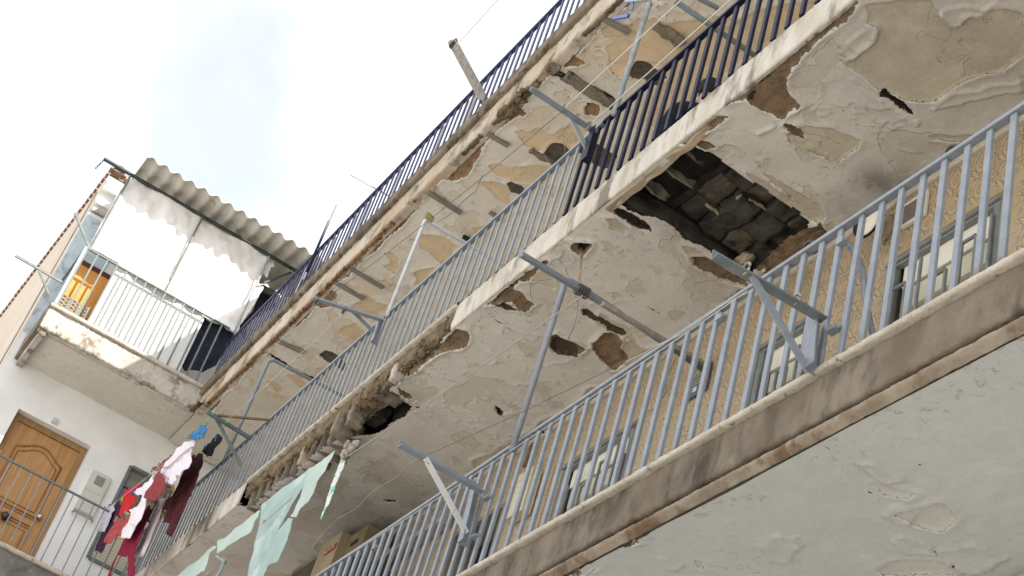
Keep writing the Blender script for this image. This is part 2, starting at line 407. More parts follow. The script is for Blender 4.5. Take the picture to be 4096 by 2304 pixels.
cloth_mat('c_crimson', (.15, .006, .022), (.22, .012, .036), 24); cloth_mat('c_pink', (.56, .47, .49), (.64, .56, .58)); cloth_mat('c_navy', (.03, .035, .07), (.06, .065, .11)); cloth_mat('c_olive', (.13, .11, .04), (.22, .19, .08), 24)
cloth_mat('jacket', (.010, .011, .016), (.018, .02, .028))
M['skin'] = pmat('skin', (.44, .25, .17), (.50, .30, .21), 8, .55, .0008, 90)
M['hair'] = pmat('hair', (.008, .006, .005), (.02, .016, .013), 30, .6, .012, 70)

def plaster_mat(name, paint1, paint2, tan, brown, grey, flake_amt, stain=(.30, .27, .225), stain_t=(.58, .78)):
    mt, nt, bs = nodes(name); p = pos(nt)
    fine = mth(nt, 'ADD', mth(nt, 'MULTIPLY', mth(nt, 'SUBTRACT', noise(nt, p, 55, 4, .6), .5), .020), mth(nt, 'MULTIPLY', mth(nt, 'SUBTRACT', noise(nt, p, 16, 4, .6), .5), .030))
    def at(nm): a = nn(nt, 'ShaderNodeAttribute'); a.attribute_name = nm; return a.outputs['Fac']
    sds = {k: mth(nt, 'ADD', at(k), fine) for k in ('tan', 'brown', 'grey', 'dark')}
    mk = {k: rng(nt, sds[k], .0025, -.0025) for k in sds}
    lit_lip = mth(nt, 'MULTIPLY', rng(nt, sds['tan'], .014, .004), mth(nt, 'SUBTRACT', 1.0, mk['tan']))
    lit_lip2 = mth(nt, 'MULTIPLY', rng(nt, sds['brown'], .016, .004), mth(nt, 'SUBTRACT', 1.0, mk['brown']))
    big = noise(nt, p, 1.1, 6, .62, dist=.5)
    n1 = noise(nt, p, 2.3, 6, .50, dist=.25); n2 = noise(nt, p, 5.2, 6, .50, dist=.3); n3 = noise(nt, p, 21, 5, .6)
    f1 = rng(nt, n1, .585, .600); f2 = rng(nt, n1, .455, .449); f3 = rng(nt, n2, .625, .642)
    blis = mth(nt, 'MULTIPLY', rng(nt, n3, .56, .70), rng(nt, noise(nt, p, 2.0, 3), .48, .60))
    col = mixc(nt, rng(nt, big, .32, .68), paint1, paint2)
    col = mixc(nt, mth(nt, 'MULTIPLY', f1, .45 * flake_amt), col, tan)
    col = mixc(nt, mth(nt, 'MULTIPLY', f3, .5 * flake_amt), col, tan)
    col = mixc(nt, mth(nt, 'MULTIPLY', rng(nt, noise(nt, p, 2.6, 7, .7), *stain_t), .38), col, stain)
    col = mixc(nt, rng(nt, noise(nt, p, 13, 6, .7), .38, .74, 0, .30), col, tuple(c * .84 for c in paint1))
    col = mixc(nt, rng(nt, noise(nt, p, 5, 6, .7), .56, .72, 0, .35), col, tuple(min(1, c * 1.15) for c in paint2))
    speck = rng(nt, noise(nt, p, 90, 2, .5), .66, .74)
    col = mixc(nt, mth(nt, 'MULTIPLY', speck, .35), col, stain)
    col = mixc(nt, mth(nt, 'MULTIPLY', mth(nt, 'MAXIMUM', lit_lip, lit_lip2), .5), col, tuple(min(1, c * 1.22) for c in paint2))  # paler rim paints the light caught by curled paint edges
    tv = mixc(nt, rng(nt, noise(nt, p, 7, 5, .6), .3, .7), tan, tuple(c * 1.16 for c in tan))
    col = mixc(nt, mk['tan'], col, tv)
    bv = mixc(nt, rng(nt, noise(nt, p, 9, 6, .65), .35, .7), brown, tuple(c * .68 for c in brown))
    col = mixc(nt, mk['brown'], col, bv)
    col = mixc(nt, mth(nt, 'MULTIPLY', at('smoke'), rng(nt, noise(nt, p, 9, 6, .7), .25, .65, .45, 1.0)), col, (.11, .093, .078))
    gv = mixc(nt, rng(nt, noise(nt, p, 26, 5, .65), .35, .7), grey, tuple(c * .6 for c in grey))
    col = mixc(nt, mk['grey'], col, gv)
    col = mixc(nt, mk['dark'], col, (.035, .026, .018))
    nt.links.new(col, bs.inputs['Base Color']); bs.inputs['Roughness'].default_value = .82; bs.inputs['Specular IOR Level'].default_value = .25
    h = mth(nt, 'MULTIPLY', noise(nt, p, 70, 4, .6), .0016)
    for t, a in ((f1, .005 * flake_amt), (f3, .003 * flake_amt), (blis, -.006), (n2, -.006), (n1, -.012), (noise(nt, p, 34, 6, .7), .005)):
        h = mth(nt, 'ADD', h, mth(nt, 'MULTIPLY', t, a))
    rough_in = mth(nt, 'MULTIPLY', mth(nt, 'MAXIMUM', mth(nt, 'MAXIMUM', mk['brown'], mk['grey']), mk['dark']), mth(nt, 'MULTIPLY', noise(nt, p, 34, 5, .7), .02))
    for t, a in ((mk['tan'], .004), (mk['brown'], .008), (mk['grey'], .008), (mk['dark'], .012)):
        h = mth(nt, 'ADD', h, mth(nt, 'MULTIPLY', t, a))
    h = mth(nt, 'ADD', h, rough_in)
    h = mth(nt, 'MULTIPLY', h, -1.0)
    bump(nt, bs, h)
    return mt
M['plaster2'] = plaster_mat('plaster2', (.565, .535, .48), (.65, .62, .565), (.475, .42, .33), (.29, .20, .12), (.115, .09, .062), 1.0)
M['plaster3'] = plaster_mat('plaster3', (.63, .575, .485), (.72, .67, .585), (.575, .45, .30), (.40, .25, .135), (.145, .118, .09), 1.05)
M['plaster1'] = plaster_mat('plaster1', (.45, .46, .445), (.495, .505, .485), (.455, .445, .405), (.30, .20, .13), (.2, .17, .14), .18)
M['plasterw'] = plaster_mat('plasterw', (.60, .56, .485), (.67, .63, .56), (.42, .36, .28), (.35, .2, .1), (.2, .17, .14), .25)

# ------------------------------------------------------------------ underside of a gallery: one plaster coat with its damage in relief
def zpoly(reg, pts, z): return [tuple(on_z(reg(*p), z)[:2]) for p in pts]
def underside(name, xs, ys, z, P, mat, parent, seed=0, sagf=None, cut=None, curl=.010):
    X, Y = np.meshgrid(xs, ys, indexing='ij')
    wx = X + .018 * fbm(X, Y, 9, 4, seed) ; wy = Y + .018 * fbm(X, Y, 9, 4, seed + 50)
    wx = wx + .006 * fbm(X, Y, 45, 2, seed + 3); wy = wy + .006 * fbm(X, Y, 45, 2, seed + 53)
    at = {}
    for k in ('tan', 'brown', 'grey', 'dark', 'hole', 'flap'):
        s = np.full(X.shape, .3)
        for pl in P.get(k, []):
            a = np.array(pl); lo = a.min(0) - .3; hi = a.max(0) + .3
            b = (X > lo[0]) & (X < hi[0]) & (Y > lo[1]) & (Y < hi[1])
            if b.any(): s[b] = np.minimum(s[b], poly_sd(wx[b], wy[b], pl))
        if k == 'dark':
            for pl, wd in P.get('crack', []):
                a = np.array(pl); lo = a.min(0) - .3; hi = a.max(0) + .3
                b = (X > lo[0]) & (X < hi[0]) & (Y > lo[1]) & (Y < hi[1])
                if b.any(): s[b] = np.minimum(s[b], line_sd(wx[b], wy[b], pl) + .003 - wd)
        at[k] = s
    Z = np.full(X.shape, z) + .012 * fbm(X, Y, 1.6, 3, seed + 7) + .004 * fbm(X, Y, 7, 4, seed + 9)
    Z += .005 * sstep(.004, -.010, at['tan']) + .018 * sstep(.004, -.014, at['brown']) + .020 * sstep(.004, -.014, at['grey']) + .045 * sstep(.003, -.016, at['dark'])
    inb = np.minimum(np.minimum(at['brown'], at['grey']), at['dark'])
    Z += np.where(inb < 0, .014 * fbm(X, Y, 22, 4, seed + 11), 0)
    for k, a in (('tan', .010), ('brown', .016), ('grey', .010)):
        Z -= a * sstep(.05, .004, at[k]) * sstep(-.004, .004, at[k]) * (.35 + .65 * np.clip(fbm(X, Y, 5, 2, seed + 21) + .5, 0, 1))
    Z -= .013 * np.where(at['flap'] < 0, np.exp(np.minimum(at['flap'], 0) / .05), 0)
    for sc_, c_, am in ((1.7, .10, 1.0), (2.9, .22, .8), (1.9, -.30, .9)):
        t_ = fbm(X + 3.3 * sc_, Y, sc_, 4, seed + int(sc_ * 10)) ; gx_ = np.gradient(t_, axis=0) / np.gradient(X, axis=0); gy_ = np.gradient(t_, axis=1) / np.gradient(Y, axis=1)
        dd_ = (t_ - c_) / (np.hypot(gx_, gy_) + .35)
        gate = sstep(.05, .35, fbm(X, Y, 2.3, 2, seed + 91 + int(sc_ * 7)))
        Z -= curl * am * gate * np.where(dd_ > 0, np.exp(-np.maximum(dd_, 0) / .014), 0) * sstep(-.02, .0, at['tan']) * sstep(-.02, 0, inb)
    if sagf is not None: Z += sagf(X, Y)
    c = lambda A: (A[:-1, :-1] + A[1:, :-1] + A[:-1, 1:] + A[1:, 1:]) / 4
    keep = c(at['hole']) > 0
    if cut is not None: keep &= ~cut(c(X), c(Y))
    V = np.stack([X, Y, Z], -1).reshape(-1, 3)
    me, used = np_mesh(name, V, grid_faces(len(xs), len(ys), keep), mat)
    at['smoke'] = np.zeros(X.shape)
    for cx_, cy_, r_, am in P.get('smoke', []): at['smoke'] = np.maximum(at['smoke'], am * np.exp(-((X - cx_) ** 2 * 1.0 + (Y - cy_) ** 2) / r_ ** 2))
    for k in ('tan', 'brown', 'grey', 'dark', 'smoke'):
        a_ = me.attributes.new(k, 'FLOAT', 'POINT'); a_.data.foreach_set('value', at[k].reshape(-1)[used].astype(np.float32))
    return put(name, me, parent)
def rough_strip(name, x0, x1, ya, yb, mat, parent, res=.015, amp=.02, seed=0, sc=14, gap=None):
    """A broken face along x following a profile of (y, z) points."""
    prof = [Vector((0, a, b)) for a, b in zip(ya, yb)]
    L = [0]
    for a, b in zip(prof[:-1], prof[1:]): L.append(L[-1] + (b - a).length)
    t = np.linspace(0, L[-1], max(3, int(L[-1] / res))); xs = np.arange(x0, x1 + res, res)
    yy = np.interp(t, L, [p.y for p in prof]); zz = np.interp(t, L, [p.z for p in prof])
    X, T = np.meshgrid(xs, t, indexing='ij'); Yv = np.broadcast_to(yy, X.shape).copy(); Zv = np.broadcast_to(zz, X.shape).copy()
    n = (fbm(X, T, sc, 4, seed) * .55 + fbm(X, T, sc * 3.1, 2, seed + 3) * .6) * amp; n2 = (fbm(X, T, sc * .7, 3, seed + 31) * .55 + fbm(X, T, sc * 2.9, 2, seed + 33) * .6) * amp
    Yv += n; Zv += n2
    Q = grid_faces(len(xs), len(t))
    if gap is not None:
        c = lambda A: (A[:-1, :-1] + A[1:, :-1] + A[:-1, 1:] + A[1:, 1:]) / 4
        Q = grid_faces(len(xs), len(t), ~gap(c(X), c(Zv)))
    me, _ = np_mesh(name, np.stack([X, Yv, Zv], -1).reshape(-1, 3), Q, mat)
    return put(name, me, parent)
def lump(mb, c, sx, sy, sz, seed, n=7):
    rnd = random.Random(seed); v = []; k = len(mb.v)
    for i in range(n + 1):
        th = math.pi * i / n
        for j in range(n):
            ph = 2 * math.pi * j / n; r = 1 + rnd.uniform(-.28, .28)
            v.append((c[0] + sx * r * math.sin(th) * math.cos(ph), c[1] + sy * r * math.sin(th) * math.sin(ph), c[2] + sz * r * math.cos(th)))
    f = [(i * n + j, i * n + (j + 1) % n, (i + 1) * n + (j + 1) % n, (i + 1) * n + j) for i in range(n) for j in range(n)]
    mb.add(v, f)
def rough_box(name, x0, x1, y0, y1, z0, z1, mat, parent, seed=0, amp=.008, cuts=5):
    bm = bmesh.new(); bmesh.ops.create_cube(bm, size=1)
    bmesh.ops.subdivide_edges(bm, edges=bm.edges[:], cuts=cuts, use_grid_fill=True)
    for v in bm.verts:
        c = v.co; p = Vector(((x0 + x1) / 2 + c.x * (x1 - x0), (y0 + y1) / 2 + c.y * (y1 - y0), (z0 + z1) / 2 + c.z * (z1 - z0)))
        n = [float(fbm(np.array([p.x + 3.1 * i + seed]), np.array([p.y + p.z * 1.7]), 13, 3, seed * 7 + i)[0]) for i in range(3)]
        v.co = p + Vector(n) * amp
    me = bpy.data.meshes.new(name); bm.to_mesh(me); bm.free(); me.materials.append(mat)
    me.polygons.foreach_set('use_smooth', [True] * len(me.polygons))
    return put(name, me, parent)

# ================================================================== ground
g = MB(); g.add([(-400, -400, -1.6), (400, -400, -1.6), (400, 400, -1.6), (-400, 400, -1.6)], [(0, 1, 2, 3)])
tag(g.build('ground', M['ground']), 'pale paved ground below the galleries', kind='structure')

# ================================================================== apartment building
bld = empty('apartment_building', (-8, YF, -1.6), 'run-down apartment block with three open galleries and crumbling plaster undersides', 'building')
XR = 2.0
OPEN = [(-10.72, -9.87, 6.09), (-9.04, -8.08, 6.10), (-6.77, -6.24, 6.08), (-5.60, -4.70, 6.11)]
w = MB()
w.box(-17.9, XR, 4.62, 11, -1.6, 13.2)
w.box(-16.9, XR, YF + .012, 4.62, -1.6, U1 + .1)
x = -16.9
for a, b, t in OPEN:
    w.box(x, a, YF + .012, 4.62, U1 + .1, 6.75); w.box(a, b, YF + .012, 4.62, t, 6.75); x = b
w.box(x, XR, YF + .012, 4.62, U1 + .1, 6.75)
w.box(-17.9, XR, YF + .012, 4.62, 6.75, 13.2)
w.build('wall', M['wall_shade'], bld)
v = MB(); v.box(-12.6, XR, YF - .022, YF + .011, 6.553, 6.60); v.build('moulding', M['cap_light'], bld)

# --- glazed wall tiles of the lower gallery
def tile_material():
    mt, nt, bs = nodes('glazed_tile'); p = objc(nt)
    ab = nn(nt, 'ShaderNodeVectorMath'); ab.operation = 'ABSOLUTE'; nt.links.new(p, ab.inputs[0])
    sp = nn(nt, 'ShaderNodeSeparateXYZ'); nt.links.new(ab.outputs[0], sp.inputs[0]); ax, az = sp.outputs['X'], sp.outputs['Z']
    def hyp(u, v_): return mth(nt, 'SQRT', mth(nt, 'ADD', mth(nt, 'MULTIPLY', u, u), mth(nt, 'MULTIPLY', v_, v_)))
    rc = hyp(mth(nt, 'SUBTRACT', ax, .1), mth(nt, 'SUBTRACT', az, .1)); r0 = hyp(mth(nt, 'MULTIPLY', ax, 1.5), az)
    def ring(r, c, wd): return rng(nt, mth(nt, 'ABSOLUTE', mth(nt, 'SUBTRACT', r, c)), wd, wd * .35)
    lines = mth(nt, 'MAXIMUM', mth(nt, 'MAXIMUM', ring(rc, .085, .006), ring(rc, .052, .005)), mth(nt, 'MAXIMUM', ring(r0, .070, .005), ring(r0, .034, .005)))
    dots = mth(nt, 'MULTIPLY', rng(nt, mth(nt, 'SINE', mth(nt, 'MULTIPLY', mth(nt, 'ADD', ax, mth(nt, 'MULTIPLY', az, .6)), 210)), .35, .75), rng(nt, mth(nt, 'ABSOLUTE', mth(nt, 'SUBTRACT', rc, .069)), .012, .006))
    light = mth(nt, 'MAXIMUM', rng(nt, mth(nt, 'ABSOLUTE', mth(nt, 'SUBTRACT', rc, .069)), .014, .010), rng(nt, mth(nt, 'ABSOLUTE', mth(nt, 'SUBTRACT', r0, .052)), .012, .009))
    wp = pos(nt)
    base = mixc(nt, rng(nt, noise(nt, wp, 5, 4), .3, .7), (.355, .262, .160), (.41, .312, .20))
    col = mixc(nt, mth(nt, 'MULTIPLY', light, .5), base, (.45, .365, .245))
    brk = rng(nt, noise(nt, wp, 75, 3), .40, .54)
    col = mixc(nt, mth(nt, 'MULTIPLY', mth(nt, 'MULTIPLY', lines, brk), .85), col, (.115, .12, .085))
    col = mixc(nt, mth(nt, 'MULTIPLY', dots, .85), col, (.085, .105, .085))
    col = mixc(nt, rng(nt, r0, .018, .010), col, (.46, .20, .10))
    nt.links.new(col, bs.inputs['Base Color']); bs.inputs['Roughness'].default_value = .38; bs.inputs['Specular IOR Level'].default_value = .4
    bump(nt, bs, mth(nt, 'ADD', mth(nt, 'MULTIPLY', lines, .0012), mth(nt, 'MULTIPLY', noise(nt, wp, 25, 3), .002)))
    return mt
M['tile'] = tile_material()
TS = .20
tm = MB(); h = TS / 2 - .0012
tm.add([(-h, .011, -h), (h, .011, -h), (h, .011, h), (-h, .011, h), (-h, .003, -h), (h, .003, -h), (h, .003, h), (-h, .003, h), (-h + .003, 0, -h + .003), (h - .003, 0, -h + .003), (h - .003, 0, h - .003), (-h + .003, 0, h - .003)],
       [(0, 1, 5, 4), (1, 2, 6, 5), (2, 3, 7, 6), (3, 0, 4, 7), (4, 5, 9, 8), (5, 6, 10, 9), (6, 7, 11, 10), (7, 4, 8, 11), (8, 9, 10, 11)])
tile_me = tm.mesh('tile', M['tile'])
tm2 = MB(); cnt = 0
for row in range(13):
    zc = 6.45 - row * TS
    for k in range(41):
        xc = -3.6 - .1 - k * TS
        bad = any(a - .1 < xc < b + .1 and zc < t + .1 for a, b, t in OPEN)
        if bad or zc < 4.1: continue
        if row < 6:
            put('tile', tile_me, bld, (xc, YF + random.uniform(-.0015, .0008), zc)); cnt += 1
        else: tm2.add([(a + xc, b + YF, c + zc) for a, b, c in tm.v], tm.f)
# cut tiles round the openings fill the slivers
cut = MB()
for a, b, t in OPEN:
    for zz in [6.45 - r_ * TS for r_ in range(13)]:
        if zz < t + .1 and zz > 4.05:
            for s0, s1 in ((a - .14, a - .012), (b + .012, b + .14)): cut.box(s0, s1, YF + .001, YF + .011, zz - .0985, zz + .0985)
    for k in range(6):
        xx0 = a - .14 + k * (b - a + .28) / 6; cut.box(xx0 + .001, xx0 + (b - a + .28) / 6 - .001, YF + .0015, YF + .0105, t + .012, t + .13)
o = tm2.build('tile_field', M['tile'], bld); o['kind'] = 'stuff'
o = cut.build('cut_tile', M['tile'], bld); o['kind'] = 'stuff'
a = MB(); a.box(-12.6, -11.9, YF - .002, YF + .011, 4.0, 6.55); a.box(-16.9, -12.6, YF - .002, YF + .011, 4.0, 6.6); a.build('wall_panel', M['maroon_wall'], bld)

# --- windows and door of the lower gallery
slat_cache = {}
def window(a, b, t, seed):
    fr = MB(); d0 = YF + .16
    fr.box(a, a + .02, YF - .004, d0, 4.05, t); fr.box(b - .02, b, YF - .004, d0, 4.05, t); fr.box(a + .02, b - .02, YF - .004, d0, t - .02, t)
    win = fr.build('window', M['reveal'], bld)
    f2 = MB(); f2.bar((a + .05, YF + .02, 4.05), (a + .05, YF + .02, t - .04), .05, .05); f2.bar((b - .05, YF + .02, 4.05), (b - .05, YF + .02, t - .04), .05, .05); f2.bar((a + .02, YF + .015, t - .05), (b - .02, YF + .015, t - .05), .05, .05)
    f2.build('frame', M['grille'], win)
    bx = MB(); bx.prism((a + .11, YF + .085, t - .145), (b - .04, YF + .085, t - .145), [(-.05, -.07), (.05, -.09), (.05, .07), (-.02, .07), (-.05, .04)])
    bx.build('shutter_box', M['cream_light'], win)
    bb = MB(); bb.box(a + .11, b - .04, YF + .055, YF + .13, t - .385, t - .238); bb.build('shutter_rail', M['cream_plastic'], win)
    gl = MB(); gl.box(a + .02, b - .02, d0 - .004, d0 + .004, 4.05, t - .02); gl.build('pane', M['dark_glass'], win)
    wd = round(b - a, 3)
    sm_ = MB(); sm_.box(a + .11, b - .04, YF + .085, YF + .13, -.018, .018); me = sm_.mesh('slat', M['cream_plastic'])
    for k in range(14): put('slat', me, win, (0, 0, t - .408 - k * .042))
    gr = []
    n = max(3, int((b - a) / .105))
    def bar_(p, q): mb = MB(); mb.bar(p, q, .018, .018); mb.build('grille_bar', M['grille'], win)
    yg = YF - .02; bar_((a + .02, yg, t - .055), (b - .02, yg, t - .055))
    pat = [.22, .22, .10, .30, .30, .18, .18, .1]
    for k in range(n):
        xx = a + .10 + k * (b - a - .16) / (n - 1)
        bar_((xx, yg, 4.1), (xx, yg, t - .055 - pat[(k + seed) % 8]))
        if k + 1 < n and pat[(k + seed) % 8] == pat[(k + 1 + seed) % 8]:
            zz = t - .055 - pat[(k + seed) % 8]; bar_((xx, yg, zz), (xx + (b - a - .16) / (n - 1), yg, zz))
    return win
for i, (a, b, t) in enumerate(OPEN[1:]): window(a, b, t, (0, 1, 0)[i])
a, b, t = OPEN[0]
fr = MB(); fr.box(a, a + .03, YF - .004, 4.55, 4.02, t); fr.box(b - .03, b, YF - .004, 4.55, 4.02, t); fr.box(a + .03, b - .03, YF - .004, 4.55, t - .03, t)
dr = fr.build('door', M['reveal'], bld)
q = MB(); q.box(a + .03, b - .03, 4.50, 4.55, 4.02, 5.80); q.build('leaf', M['maroon'], dr)
q = MB(); q.box(a + .03, b - .03, 4.46, 4.50, 5.74, 5.80); q.build('bar', M['yellow'], dr)
q = MB(); q.box(a + .03, b - .03, 4.53, 4.55, 5.80, t - .03); q.build('pane', M['dark_glass'], dr)

# --- lower gallery slab
s1 = MB().box(-16.9, XR, Y0 + .05, YF + .01, U1 + .07, Z1 - .005).build('gallery_slab', M['wall_shade'], bld)
rough_strip('fascia', -10.2, 1, (3.16, 3.105, 3.10, 3.10, 3.115), (3.730, 3.730, 3.742, 3.955, 3.972), M['fascia_brown'], s1, .012, .008, 3)
rough_strip('ledge', -10.2, 1, (3.13, 3.078, 3.070, 3.075, 3.30), (3.968, 3.970, 3.978, 4.002, 4.006), M['cap_light'], s1, .010, .004, 5, 20)
rough_strip('drip_strip', -10.2, 1, (3.15, 3.112, 3.108, 3.112, 3.150), (3.712, 3.712, 3.708, 3.690, 3.668), M['drip'], s1, .010, .005, 8, 20)
P1 = {'tan': [zpoly(cA, q, U1) for q in ([(2000, 760), (2200, 690), (2300, 740), (2100, 800)], [(1100, 1330), (1250, 1290), (1500, 1350), (1300, 1449), (1100, 1449)], [(2480, 1290), (2560, 1310), (2560, 1380), (2500, 1360)])]
      + [zpoly(cH, q, U1) for q in ([(1300, 800), (1750, 690), (1900, 850), (1750, 1000), (1450, 930)], [(1060, 480), (1300, 560), (1500, 600), (1400, 660), (1150, 590)], [(1100, 1400), (1300, 1290), (1700, 1290), (1900, 1400), (1800, 1449), (1150, 1449)])],
      'brown': [zpoly(cA, q, U1) for q in ([(1700, 1040), (1765, 1010), (1900, 1105), (1840, 1120), (1750, 1065)], [(1890, 935), (1950, 990), (1975, 1045), (1915, 1030)], [(1230, 1360), (1260, 1340), (1330, 1420), (1300, 1449), (1240, 1449)], [(1420, 1190), (1600, 1120), (1640, 1100), (1500, 1170)])],
      'flap': [zpoly(cH, q, U1) for q in ([(1240, 1080), (1350, 1010), (1560, 1095), (1640, 1140), (1680, 1230), (1540, 1220), (1400, 1220), (1330, 1190)], [(1680, 1190), (1760, 1280), (1900, 1380), (2020, 1415), (2300, 1350), (2400, 1250), (2100, 1100)], [(880, 300), (1040, 405), (1200, 500), (1400, 470), (1100, 300)], [(1165, 820), (1290, 905), (1400, 935), (1500, 800), (1300, 700)], [(220, 1300), (330, 1170), (380, 1160), (260, 1050), (0, 1040), (0, 1300)])]
      + [zpoly(cA, q, U1) for q in ([(2070, 1260), (2150, 1370), (2270, 1410), (2350, 1330), (2200, 1250)], [(1710, 1110), (1760, 1140), (1900, 1150), (1800, 1100)])],
      'crack': [(zpoly(cH, q, U1), .0022) for q in ([(370, 25), (600, 160), (720, 230)], [(870, 300), (980, 370), (1045, 410), (1190, 500)], [(1165, 820), (1230, 880), (1320, 915), (1410, 940)], [(1030, 600), (1080, 620), (1110, 690)], [(1680, 1200), (1740, 1270), (1860, 1360), (2020, 1415)], [(1040, 1040), (1100, 1060), (1190, 1050)], [(140, 1050), (250, 1110)], [(1490, 150), (1510, 200)], [(1440, 270), (1540, 330)])]
      + [(zpoly(cA, q, U1), .002) for q in ([(2130, 820), (2230, 830), (2310, 890)], [(1840, 1080), (1960, 1160), (2080, 1240)])] + [(zpoly(r7, q, U1), .002) for q in ([(1995, 950), (2000, 985), (2055, 1015)], [(1640, 1235), (1720, 1295)], [(1570, 1180), (1620, 1180)])]}
xs1 = np.concatenate([np.arange(-12, -7, .05), np.arange(-7, -3, .013), np.arange(-3, 1.05, .05)])
underside('plaster', xs1, np.arange(3.155, 4.33, .013), U1, P1, M['plaster1'], s1, 11, curl=.003)
g0 = MB(); g0.box(-16.9, XR, YF - .02, YF + .0115, 3.60, 3.62); g0.build('dark_pipe', M['black_plastic'], bld)  # thin black strip along the wall under the moulding
lw = MB(); lw.box(-16.9, XR, YF - .004, YF + .0115, 3.62, 3.67); lw.build('moulding', M['cap_light'], bld)

# --- middle gallery slab: plaster gone in two places, edge broken away on the left
s2 = MB().box(-16.95, XR, Y0 + .06, YF + .01, 6.825, Z2 - .004).build('gallery_slab', M['soot'], bld)  # near-black body paints the darkness of the unlit cavity
def fascia2(x0, x1, seed):
    rough_strip('fascia', x0, x1, (3.135, 3.108, 3.10, 3.098, 3.098, 3.112, 3.30), (6.616, 6.604, 6.612, 6.70, 6.848, 6.860, 6.864), M['fascia'], s2, .012, .006, seed, 12)
fascia2(-9.0, 1.0, 21); fascia2(-16.9, -12.98, 22)
rough_strip('ledge', -12.99, -8.99, (3.13, 3.085, 3.078, 3.085, 3.30), (6.822, 6.826, 6.842, 6.860, 6.864), M['cap_light'], s2, .014, .008, 23)
rough_strip('broken_edge', -12.99, -8.99, (3.30, 3.16, 3.125, 3.118, 3.12), (6.685, 6.690, 6.71, 6.76, 6.83), M['earth'], s2, .011, .022, 24, 16)
rough_strip('recess', -12.99, -11.0, (3.42, 3.36, 3.34, 3.33), (6.66, 6.665, 6.68, 6.72), M['soot_block'], s2, .02, .02, 25, 9)
nr = 0
for xx in np.arange(-12.85, -10.95, .19):
    rough_box('rib', xx - .014, xx + .014, 3.15, 3.36, 6.52, 6.72, M['block' if nr % 3 else 'stub'], s2, nr, .007); nr += 1
rough_box('joist_end', -9.99, -9.93, 3.10, 3.25, 6.60, 6.76, M['cap_light'], s2, 92, .010)
rough_box('joist_end', -11.02, -10.93, 3.10, 3.35, 6.53, 6.72, M['stub'], s2, 93, .012)
rough_box('joist_end', -11.73, -11.67, 3.13, 3.3, 6.54, 6.72, M['earth_light'], s2, 94, .010)

P2 = {'tan': [], 'brown': [], 'grey': [], 'dark': [], 'hole': [], 'flap': [], 'crack': []}
z = U2
HOLE = zpoly(r5, [(1405, 150), (1460, 175), (1530, 205), (1620, 270), (1720, 330), (1820, 400), (1930, 470), (2030, 545), (2130, 610), (2240, 690), (2230, 740), (2160, 790), (2060, 840), (1960, 930), (1900, 1010), (1840, 1050), (1780, 1110), (1720, 1060), (1640, 1010), (1560, 960), (1500, 890), (1420, 860), (1330, 820), (1260, 740), (1180, 690), (1120, 665), (1020, 660), (940, 610), (880, 560), (900, 520), (950, 480), (1060, 400), (1160, 320), (1260, 240), (1340, 180)], z)
HOLE_B = zpoly(r3, [(740, 1275), (800, 1200), (850, 1120), (900, 1040), (960, 985), (1060, 930), (1180, 920), (1245, 960), (1290, 1030), (1345, 1095), (1290, 1170), (1170, 1230), (1120, 1280), (1060, 1300), (990, 1310), (930, 1290), (860, 1290), (800, 1310)], z)
P2['hole'] = [HOLE, HOLE_B]
P2['brown'] += [zpoly(r6, q, z) for q in ([(400, 20), (500, 10), (505, 80), (560, 140), (585, 180), (520, 220), (490, 250), (440, 240), (360, 190), (290, 150), (310, 100), (350, 60)], [(490, 275), (560, 290), (600, 330), (600, 365), (545, 345), (500, 300)])]
P2['brown'] += [zpoly(k2, q, z) for q in ([(160, 870), (250, 800), (380, 720), (480, 660), (590, 680), (650, 770), (760, 850), (690, 910), (640, 960), (560, 900), (480, 830), (380, 800), (280, 840)], [(990, 1260), (1060, 1230), (1130, 1280), (1300, 1340), (1440, 1449), (1300, 1520), (1100, 1500), (960, 1420)], [(1510, 1365), (1600, 1300), (1720, 1215), (1830, 1270), (1880, 1340), (1870, 1430), (1960, 1530), (1900, 1640), (1780, 1720), (1640, 1600), (1530, 1460)])]
P2['grey'] += [zpoly(k2, q, z) for q in ([(1380, 925), (1440, 910), (1500, 960), (1560, 1010), (1640, 1060), (1760, 1120), (1880, 1180), (1950, 1250), (1880, 1270), (1800, 1240), (1700, 1180), (1600, 1110), (1500, 1050), (1400, 1000)], [(960, 1320), (1050, 1295), (1140, 1300), (1250, 1360), (1330, 1430), (1330, 1540), (1200, 1520), (1050, 1500), (960, 1420)], [(270, 860), (380, 815), (500, 880), (600, 935), (480, 935), (380, 925)])]
P2['tan'] += [zpoly(k2, q, z) for q in ([(1520, 1070), (1620, 980), (1760, 1060), (1900, 1130), (2010, 1180), (2060, 1330), (2090, 1390), (1990, 1340), (1900, 1270), (1850, 1290), (1720, 1210), (1640, 1160)], [(1880, 1340), (2000, 1350), (2200, 1440), (2500, 1400), (2560, 1500), (2300, 1700), (2000, 1700), (1880, 1560)], [(640, 430), (740, 560), (880, 620), (1030, 680), (1000, 560), (960, 330), (860, 400)])]
P2['dark'] += [zpoly(r5, q, z) for q in ([(800, 590), (850, 590), (960, 640), (1085, 740), (1085, 770), (1020, 755), (930, 700), (840, 640)], [(545, 850), (600, 860), (650, 850), (640, 890), (600, 930), (560, 905)])]
P2['dark'] += [zpoly(r6, q, z) for q in ([(1042, 92), (1080, 85), (1130, 118), (1180, 150), (1225, 190), (1245, 215), (1200, 205), (1150, 170), (1090, 135), (1045, 115)], [(815, 203), (825, 203), (825, 210), (815, 210)])]
